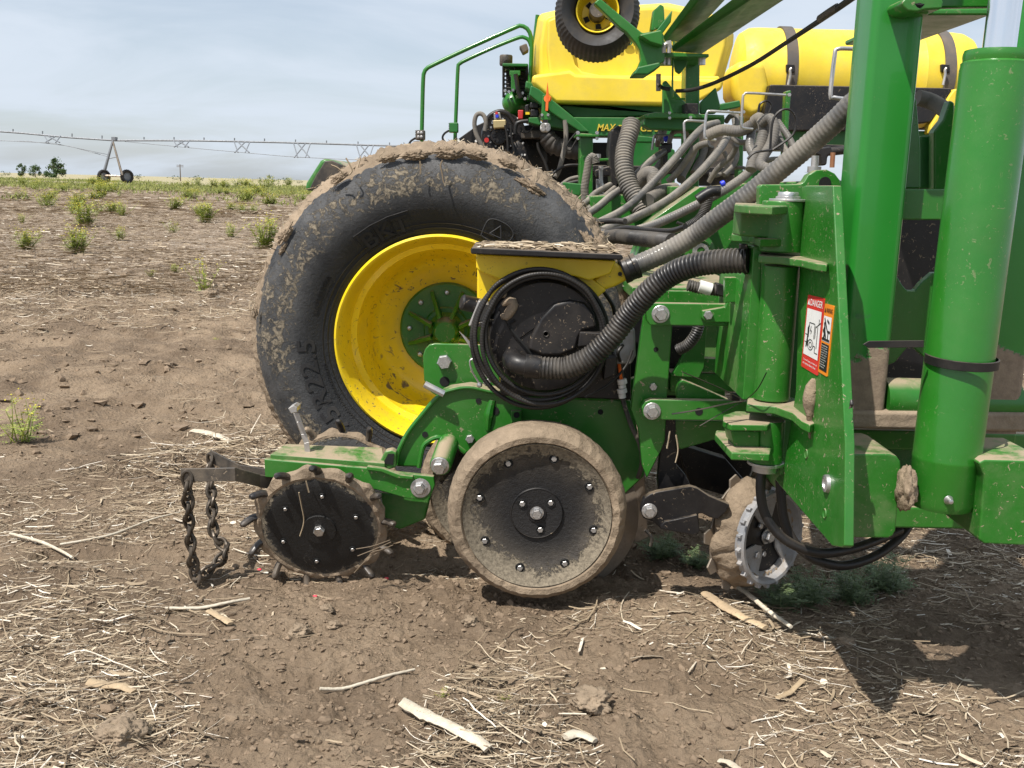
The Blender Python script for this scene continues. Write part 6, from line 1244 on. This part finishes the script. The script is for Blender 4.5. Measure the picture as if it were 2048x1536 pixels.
# ---- seed and air hoses
HS = [  # (points in the enlarged survey, radius there, near distance at end, far distance at start, material, ribs)
 ([(760, 215), (742, 300), (708, 420), (690, 540), (695, 660), (735, 800), (800, 920), (860, 1040)], 82, 4.05, 3.85, 'grey_hose', 1), ([(360, 1190), (510, 1115), (640, 1050), (780, 950), (950, 780), (1150, 560), (1330, 350), (1440, 250), (1560, 215)], 36, 3.38, 3.9, 'clear_hose', 0),
 ([(420, 1250), (560, 1185), (800, 1090), (1100, 930), (1350, 720), (1550, 500), (1650, 340), (1640, 270)], 39, 3.32, 3.85, 'clear_hose', 0), ([(440, 1380), (600, 1295), (740, 1235), (1000, 1150), (1400, 960), (1700, 790), (1870, 650), (1905, 540), (1860, 420), (1900, 200), (1940, 180)], 42, 3.25, 3.6, 'clear_hose', 0),
 ([(260, 1110), (430, 1010), (560, 900), (700, 800), (880, 620), (1000, 520), (1060, 480)], 34, 3.7, 4.2, 'clear_hose', 0), ([(200, 1040), (340, 950), (420, 870), (560, 790)], 28, 3.8, 4.2, 'grey_hose', 0), ([(250, 1090), (390, 990), (480, 920), (600, 820)], 26, 3.8, 4.2, 'grey_hose', 0),
 ([(1160, 830), (1080, 840), (1000, 870), (910, 930)], 58, 3.8, 3.6, 'grey_hose', 1), ([(820, 880), (840, 760), (900, 690), (960, 700), (970, 800)], 66, 4.0, 3.9, 'grey_hose', 2), ([(270, 1050), (320, 930), (325, 800), (350, 640), (365, 560), (400, 530), (420, 590)], 36, 4.25, 4.25, 'grey_hose', 1),
 ([(1470, 330), (1600, 280), (1760, 290), (1870, 240), (1940, 190)], 52, 3.6, 3.5, 'grey_hose', 0), ([(1900, 200), (1950, 170), (1990, 260), (1960, 420), (1900, 540), (1870, 650)], 52, 3.4, 3.3, 'grey_hose', 0), ([(1960, 220), (2040, 170), (2090, 250), (2060, 400), (1990, 520), (1960, 600), (2040, 640), (2130, 600)], 48, 3.35, 3.2, 'grey_hose', 0),
 ([(2090, 240), (2160, 420), (2220, 520)], 34, 3.4, 3.3, 'grey_hose', 0), ([(2120, 200), (2230, 360), (2300, 520)], 30, 3.5, 3.4, 'grey_hose', 0), ([(2230, 560), (2330, 520), (2480, 420), (2580, 330)], 30, 3.6, 3.2, 'grey_hose', 0), ([(1930, 640), (2040, 560), (2200, 560), (2320, 600)], 26, 3.7, 3.6, 'grey_hose', 0),
 ([(1060, 640), (1050, 560), (1000, 620), (960, 700), (950, 760)], 28, 4.4, 4.3, 'grey_hose', 0), ([(1110, 400), (1140, 310), (1200, 290), (1260, 300), (1290, 360)], 22, 4.2, 4.3, 'grey_hose', 0), ([(1020, 250), (1030, 330), (1010, 380)], 20, 4.6, 4.6, 'grey_hose', 0), ([(1080, 250), (1060, 340), (1040, 400)], 18, 4.6, 4.6, 'grey_hose', 0),
 ([(1350, 440), (1290, 580), (1230, 690), (1220, 740)], 40, 4.3, 4.2, 'grey_hose', 0), ([(1440, 450), (1400, 560), (1340, 680)], 36, 4.4, 4.3, 'grey_hose', 0), ([(1620, 480), (1650, 560), (1640, 640), (1560, 700), (1480, 690)], 20, 4.2, 4.2, 'grey_hose', 0), ([(1720, 400), (1740, 520), (1700, 620), (1620, 700)], 24, 4.1, 4.0, 'grey_hose', 0), ([(700, 1000), (820, 900), (980, 760), (1120, 640), (1240, 560)], 26, 4.2, 4.4, 'grey_hose', 0), ([(1000, 700), (1090, 620), (1180, 520), (1260, 440)], 24, 4.5, 4.5, 'rubber_hose', 0), ([(1100, 760), (1200, 660), (1300, 520), (1380, 430), (1480, 400)], 30, 4.2, 4.1, 'grey_hose', 0), ([(1480, 760), (1560, 640), (1690, 520), (1740, 420)], 26, 4.0, 3.9, 'grey_hose', 0), ([(1180, 720), (1260, 560), (1330, 440)], 34, 4.45, 4.4, 'grey_hose', 0), ([(1290, 700), (1370, 540), (1420, 430)], 34, 4.45, 4.4, 'grey_hose', 0), ([(1380, 690), (1450, 560), (1500, 430)], 32, 4.45, 4.4, 'grey_hose', 0), ([(1000, 420), (1020, 330), (1080, 250)], 26, 4.7, 4.6, 'grey_hose', 0),
 ([(1650, 700), (1700, 640), (1790, 630), (1880, 660)], 16, 4.1, 4.0, 'grey_hose', 0),
 ([(1700, 350), (1760, 390), (1840, 390), (1900, 340)], 26, 3.9, 3.8, 'grey_hose', 0), ([(1640, 200), (1680, 150), (1740, 150), (1740, 250)], 24, 4.4, 4.3, 'grey_hose', 0), ([(1660, 170), (1700, 140), (1720, 240)], 20, 4.5, 4.4, 'grey_hose', 0),
 ([(380, 1240), (590, 1265), (700, 1275), (900, 1295), (1140, 1320)], 66, 3.35, 2.75, 'corrugated', 1), ([(400, 1260), (580, 1215), (720, 1190), (900, 1210), (1120, 1220), (1260, 1180)], 26, 3.3, 2.8, 'rubber_hose', 0), ([(380, 1140), (500, 1130), (620, 1125), (700, 1130)], 26, 3.3, 3.2, 'corrugated', 1), ([(1280, 1180), (1380, 1120), (1440, 1030), (1470, 940), (1480, 860), (1520, 830)], 44, 3.3, 3.3, 'corrugated', 1), ([(1180, 1140), (1280, 1170), (1400, 1180)], 14, 3.3, 3.3, 'rubber_hose', 0)]
for pts, r, Ya, Yb, m, rib in HS:
    q = zL(pts); n = len(q); P3 = [P(x, y, Ya+(Yb-Ya)*i/(n-1)) for i, (x, y) in enumerate(q)]; R0 = r/4.655*mpp(P3[n//2]); b = MB()
    pitch = {0: max(.009, R0*.42), 1: R0*.36, 2: R0*.22}[rib]; b.tube(P3, R0, 14, pitch=pitch, amp={0: .03, 1: .09, 2: .04}[rib]); bk(b, 'air_hose' if rib else 'seed_hose', M[m], ang=60)
main = [(1258, 537, 2.31), (1300, 519, 2.31), (1340, 500, 2.3), (1390, 470, 2.28), (1430, 440, 2.25), (1480, 403, 2.22), (1520, 372, 2.2), (1570, 330, 2.17), (1620, 288, 2.14), (1670, 243, 2.1), (1715, 200, 2.07), (1770, 165, 2.05)]
b = MB(); b.tube(pp3(main), .0225, 20, pitch=.0095, amp=.03); mh = bk(b, 'seed_hose', M['clear_hose'], ang=60)
b = MB(); b.tube(pp3([(1250, 542, 2.3), (1258, 538, 2.3), (1270, 533, 2.3)]), .028, 20); bk(b, 'hose_clamp', M['black_clean'], bevel=.002)
b = MB(); b.tube(pp3([(1835, 195, 2.25), (1860, 202, 2.25), (1885, 216, 2.22), (1910, 236, 2.18)]), .017, 16); bk(b, 'seed_hose', M['grey_hose'])
b = MB(); b.tube(pp3([(1490, 330, 3.0), (1440, 360, 3.0), (1402, 395, 3.0)]), .0, 6) if False else None
for x, y, Y in [(1332, 278, 4.25), (1445, 367, 3.3)]:
    b = MB(); b.tube(pp([(x-4, y+2), (x+5, y-2)], Y), 6*mpp(P(x, y, Y)), 14); bk(b, 'blue_coupling', M['blue'], bevel=.004)
b = MB(); b.prism([(1322, 290), (1342, 288), (1343, 304), (1336, 306), (1336, 330), (1326, 330), (1326, 306), (1322, 304)], 4.2, 4.28); sv = bk(b, 'shutoff_valve', M['black'], bevel=.006)
b = MB(); b.prism([(1425, 372), (1436, 372), (1436, 392), (1424, 392)], 3.1, 3.2); bk(b, 'shutoff_valve', M['black'], bevel=.004)
b = MB(); b.tube(pp3([(1395, 400, 2.95), (1420, 384, 2.95), (1440, 382, 2.95)]), .016, 10); bk(b, 'pipe_elbow', M['black'])
b = MB(); b.prism([(1636, 296), (1662, 292), (1668, 306), (1656, 312), (1654, 330), (1642, 332), (1640, 312), (1630, 308)], 4.5, 4.6); bk(b, 'tank_valve', M['black'], bevel=.008)
b = MB(); b.tube(pp([(1600, 300), (1640, 304), (1690, 300)], 4.6), .02, 10); bk(b, 'tank_pipe', M['black'])
# tilting valve handle by the liquid tank
b = MB(); b.tube(pp([(1666, 305), (1664, 335)], 4.5), .011, 8); bk(b, 'valve_handle', paint('rusty_handle', (.24, .085, .03), .6, dust=.3))
# zinc hoops that carry the hoses
for pts, Y in [([(1370, 286), (1368, 248), (1371, 243), (1378, 241), (1412, 243)], 3.9), ([(1432, 280), (1413, 277), (1409, 272), (1412, 232), (1414, 226), (1421, 222), (1484, 226)], 3.7), ([(1506, 258), (1488, 256), (1483, 250), (1486, 194), (1489, 189), (1496, 186), (1572, 190)], 3.3), ([(1700, 199), (1668, 195), (1661, 188), (1670, 106), (1673, 100), (1680, 97), (1720, 98)], 2.6), ([(1304, 300), (1308, 274), (1316, 270), (1345, 272)], 4.3)]:
    b = MB(); b.tube(pp(pts, Y), 2.6*mpp(P(*pts[0], Y)) if Y > 3 else 4.2*mpp(P(*pts[0], Y)), 10, step=.008); bk(b, 'hose_hoop', M['zinc'])
bolt(pl, 1578, 190, 3.95, 4, 'hex'); bolt(pl, 1487, 224, 4.3, 3.5, 'hex')
for pts, Y in [([(1540, 305), (1545, 245), (1560, 222), (1580, 220), (1592, 240), (1585, 270), (1545, 300)], 3.15), ([(1517, 225), (1520, 208), (1534, 202), (1543, 210), (1538, 226)], 3.4), ([(1495, 318), (1510, 305), (1545, 300)], 3.1)]:
    b = MB(); b.tube(pp(pts, Y), .004, 6); bk(b, 'cable_tie', M['black_clean'])
b = MB(); b.tube(pp3([(1352, 182, 4.1), (1388, 179, 4.05), (1435, 163, 3.95), (1504, 129, 3.75), (1570, 87, 3.5), (1662, 26, 3.2), (1725, -20, 3.0)]), [.0075]*5+[.009, .012], 10); bk(b, 'hydraulic_line', M['rubber_hose'])
b = MB(); b.tube(pp3([(1640, 38, 3.25), (1660, 24, 3.19), (1676, 14, 3.16)]), .0125, 8); bk(b, 'line_sleeve', M['brownblack'])
# ---- folded wing boom with its small carrying wheel
def hexa(A, Ya, B, Yb, name, mat, bev=.008):
    a = [P(x, y, Y) for (x, y), Y in zip(A, Ya)]; c = [P(x, y, Y) for (x, y), Y in zip(B, Yb)]; b = MB(); b.loft(a, c); return bk(b, name, M[mat], bevel=bev)
hexa([(1341, 92), (1345, 104), (1404, 109), (1398, 88)], [4.2, 4.2, 4.36, 4.36], [(1617, -120), (1681, -120), (1753, -120), (1700, -150)], [3.0, 3.0, 3.1, 3.1], 'wing_beam', 'green')
hexa([(1326, 70), (1328, 84), (1372, 86), (1368, 66)], [4.25, 4.25, 4.4, 4.4], [(1450, -100), (1478, -100), (1545, -100), (1530, -120)], [3.3, 3.3, 3.45, 3.45], 'wing_beam', 'green')
b = MB(); b.prism([(1326, 92), (1332, 82), (1342, 80), (1344, 96)], 4.0, 4.05); b.tube(pp([(1328, 106), (1328, 92), (1333, 88), (1338, 92), (1338, 106)], 4.0), .008, 8); bk(b, 'u_bolt', M['zinc'])
post([(1318, 108), (1330, 104), (1418, 108), (1418, 114), (1330, 114)], 4.05, .3, 'green_clean', 'boom_plate', .003)
for x, y in [(1326, 122), (1335, 124), (1404, 124)]: b = MB(); b.tube(pp([(x, y-10), (x, y+6)], 4.1), .014, 8); bk(b, 'boom_bolt', M['zinc'])
b = MB(); b.prism([(1345, 114), (1376, 116), (1374, 130), (1360, 148), (1352, 142)], 4.15, 4.18); bk(b, 'boom_gusset', M['green_far'], bevel=.004)
b = MB(); b.prism([(1188, 6), (1196, -2), (1202, -2), (1285, 66), (1322, 60), (1328, 70), (1330, 122), (1310, 136), (1295, 148), (1266, 148), (1276, 134), (1282, 120), (1279, 100), (1272, 88), (1252, 64), (1240, 56)], 4.0, 4.05); bk(b, 'wheel_arm', M['green_clean'], bevel=.006)
b = MB(); b.prism([(1278, 70), (1322, 60), (1326, 66), (1326, 92), (1300, 84)], 3.94, 4.0); bk(b, 'arm_gusset', M['green'], bevel=.005); b = MB(); b.prism([(1276, 134), (1320, 124), (1322, 132), (1296, 149), (1266, 149)], 3.9, 4.05); bk(b, 'arm_foot', M['green_far'], bevel=.006)
b = MB(); b.prism([(1308, 20), (1320, 8), (1328, 12), (1330, 50), (1306, 62), (1302, 60)], 4.1, 4.16); bk(b, 'arm_link', M['green'], bevel=.006); b = MB(); b.prism([(1312, 62), (1345, 20), (1342, 44), (1326, 66)], 4.05, 4.08); bk(b, 'arm_link', M['green_far'], bevel=.004)
gw = empty('small_wheel', P(1195, 21, 4.25), pl); c = P(1195, 21, 4.25); R1 = 84*mpp(c); Gx = frame(c, (-.06, -1, .05))
def lugj(r, a, t): return (r*(1+(.02 if (r > R1*.93 and int(t/6.2832*110) % 2) else 0)), a)
b = MB(); b.lathe([(R1*.5, -.02), (R1*.56, .0), (R1*.68, .03), (R1*.85, .04), (R1*.94, .02), (R1*1.0, -.02), (R1, -.19), (R1*.94, -.23), (R1*.8, -.25), (R1*.5, -.2)], 220, Gx, closed=True, jit=lugj); b.obj('tyre', paint('small_tyre_rubber', (.016, .016, .017), .6, dust=.12, var=.2), gw, origin=c)
b = MB(); b.lathe([(R1*.52, -.01), (R1*.51, .008), (R1*.48, .004), (R1*.46, -.03), (R1*.4, -.05), (R1*.36, -.075), (R1*.12, -.08), (.001, -.08)], 60, Gx, caps=False); b.obj('rim', M['yellow'], gw, origin=c)
for k in range(5):
    a = R_(-10+72*k); u = Gx.to_3x3() @ Vector((math.cos(a), math.sin(a), 0)); v = Gx.to_3x3() @ Vector((-math.sin(a), math.cos(a), 0)); z = Gx.to_3x3() @ Vector((0, 0, 1))
    A = [c+u*R1*.34-v*.012, c+u*R1*.34+v*.012, c+u*R1*.22+v*.01, c+u*R1*.22-v*.01]; b = MB(); b.loft([p-z*.072 for p in A], [p-z*.08 for p in A]); b.obj('rim_opening', M['hole'], gw)
b = MB(); b.lathe([(.001, .02), (.03, .02), (.034, .0), (.034, -.08), (.001, -.08)], 20, Gx); b.obj('hub', M['brownblack'], gw)
# ================================================================== LIGHT
LD = Vector((.42, .45, -1.0)).normalized()
sun = bpy.data.lights.new("sun", 'SUN'); sun.energy = 5.0; sun.angle = R_(.53); sun.color = (1, .945, .87)
so = bpy.data.objects.new("sun", sun); COL.objects.link(so); so.rotation_mode = 'QUATERNION'; so.rotation_quaternion = Vector((0, 0, -1)).rotation_difference(LD); so.location = (-3, -3, 8)
w = bpy.data.worlds.new("World"); SC.world = w; w.use_nodes = True; t = w.node_tree; t.nodes.clear()
def wn(tp, **k):
    x = t.nodes.new(tp)
    for a, b in k.items(): setattr(x, a, b)
    return x
out = wn('ShaderNodeOutputWorld'); bg = wn('ShaderNodeBackground'); sky = wn('ShaderNodeTexSky', sky_type='NISHITA'); sky.sun_disc = False
sky.sun_elevation = math.asin(-LD.z); sky.sun_rotation = math.atan2(-LD.x, -LD.y); sky.air_density = 1.0; sky.dust_density = 1.2; sky.ozone_density = 1.0
bg.inputs['Strength'].default_value = .095
tc = wn('ShaderNodeTexCoord'); sx = wn('ShaderNodeSeparateXYZ'); t.links.new(tc.outputs['Generated'], sx.inputs[0])
za = wn('ShaderNodeMath', operation='ADD'); t.links.new(sx.outputs[2], za.inputs[0]); za.inputs[1].default_value = .16
dv = wn('ShaderNodeVectorMath', operation='DIVIDE'); t.links.new(tc.outputs['Generated'], dv.inputs[0])
cb = wn('ShaderNodeCombineXYZ'); [t.links.new(za.outputs[0], cb.inputs[i]) for i in range(3)]; t.links.new(cb.outputs[0], dv.inputs[1])
mp = wn('ShaderNodeMapping'); mp.inputs['Scale'].default_value = (.5, .62, 1); mp.inputs['Rotation'].default_value = (0, 0, .35); mp.inputs['Location'].default_value = (3.1, 1.7, 0); t.links.new(dv.outputs[0], mp.inputs[0])
nz = wn('ShaderNodeTexNoise'); nz.inputs['Scale'].default_value = 1.5; nz.inputs['Detail'].default_value = 9; nz.inputs['Roughness'].default_value = .56; nz.inputs['Distortion'].default_value = .5; t.links.new(mp.outputs[0], nz.inputs[0])
mr = wn('ShaderNodeMapRange', interpolation_type='SMOOTHSTEP'); t.links.new(nz.outputs[0], mr.inputs[0]); mr.inputs[1].default_value = .3; mr.inputs[2].default_value = .66; mr.inputs[3].default_value = .5; mr.inputs[4].default_value = .93
mx = wn('ShaderNodeMix', data_type='RGBA'); t.links.new(mr.outputs[0], mx.inputs[0]); t.links.new(sky.outputs[0], mx.inputs[6]); mx.inputs[7].default_value = (6.3, 7.0, 7.95, 1)
t.links.new(mx.outputs[2], bg.inputs[0]); t.links.new(bg.outputs[0], out.inputs[0])
SC.view_settings.view_transform = 'Standard'; SC.view_settings.look = 'None'; SC.view_settings.exposure = .3; SC.view_settings.gamma = 1
SC.cycles.max_bounces = 6; SC.cycles.use_denoising = True
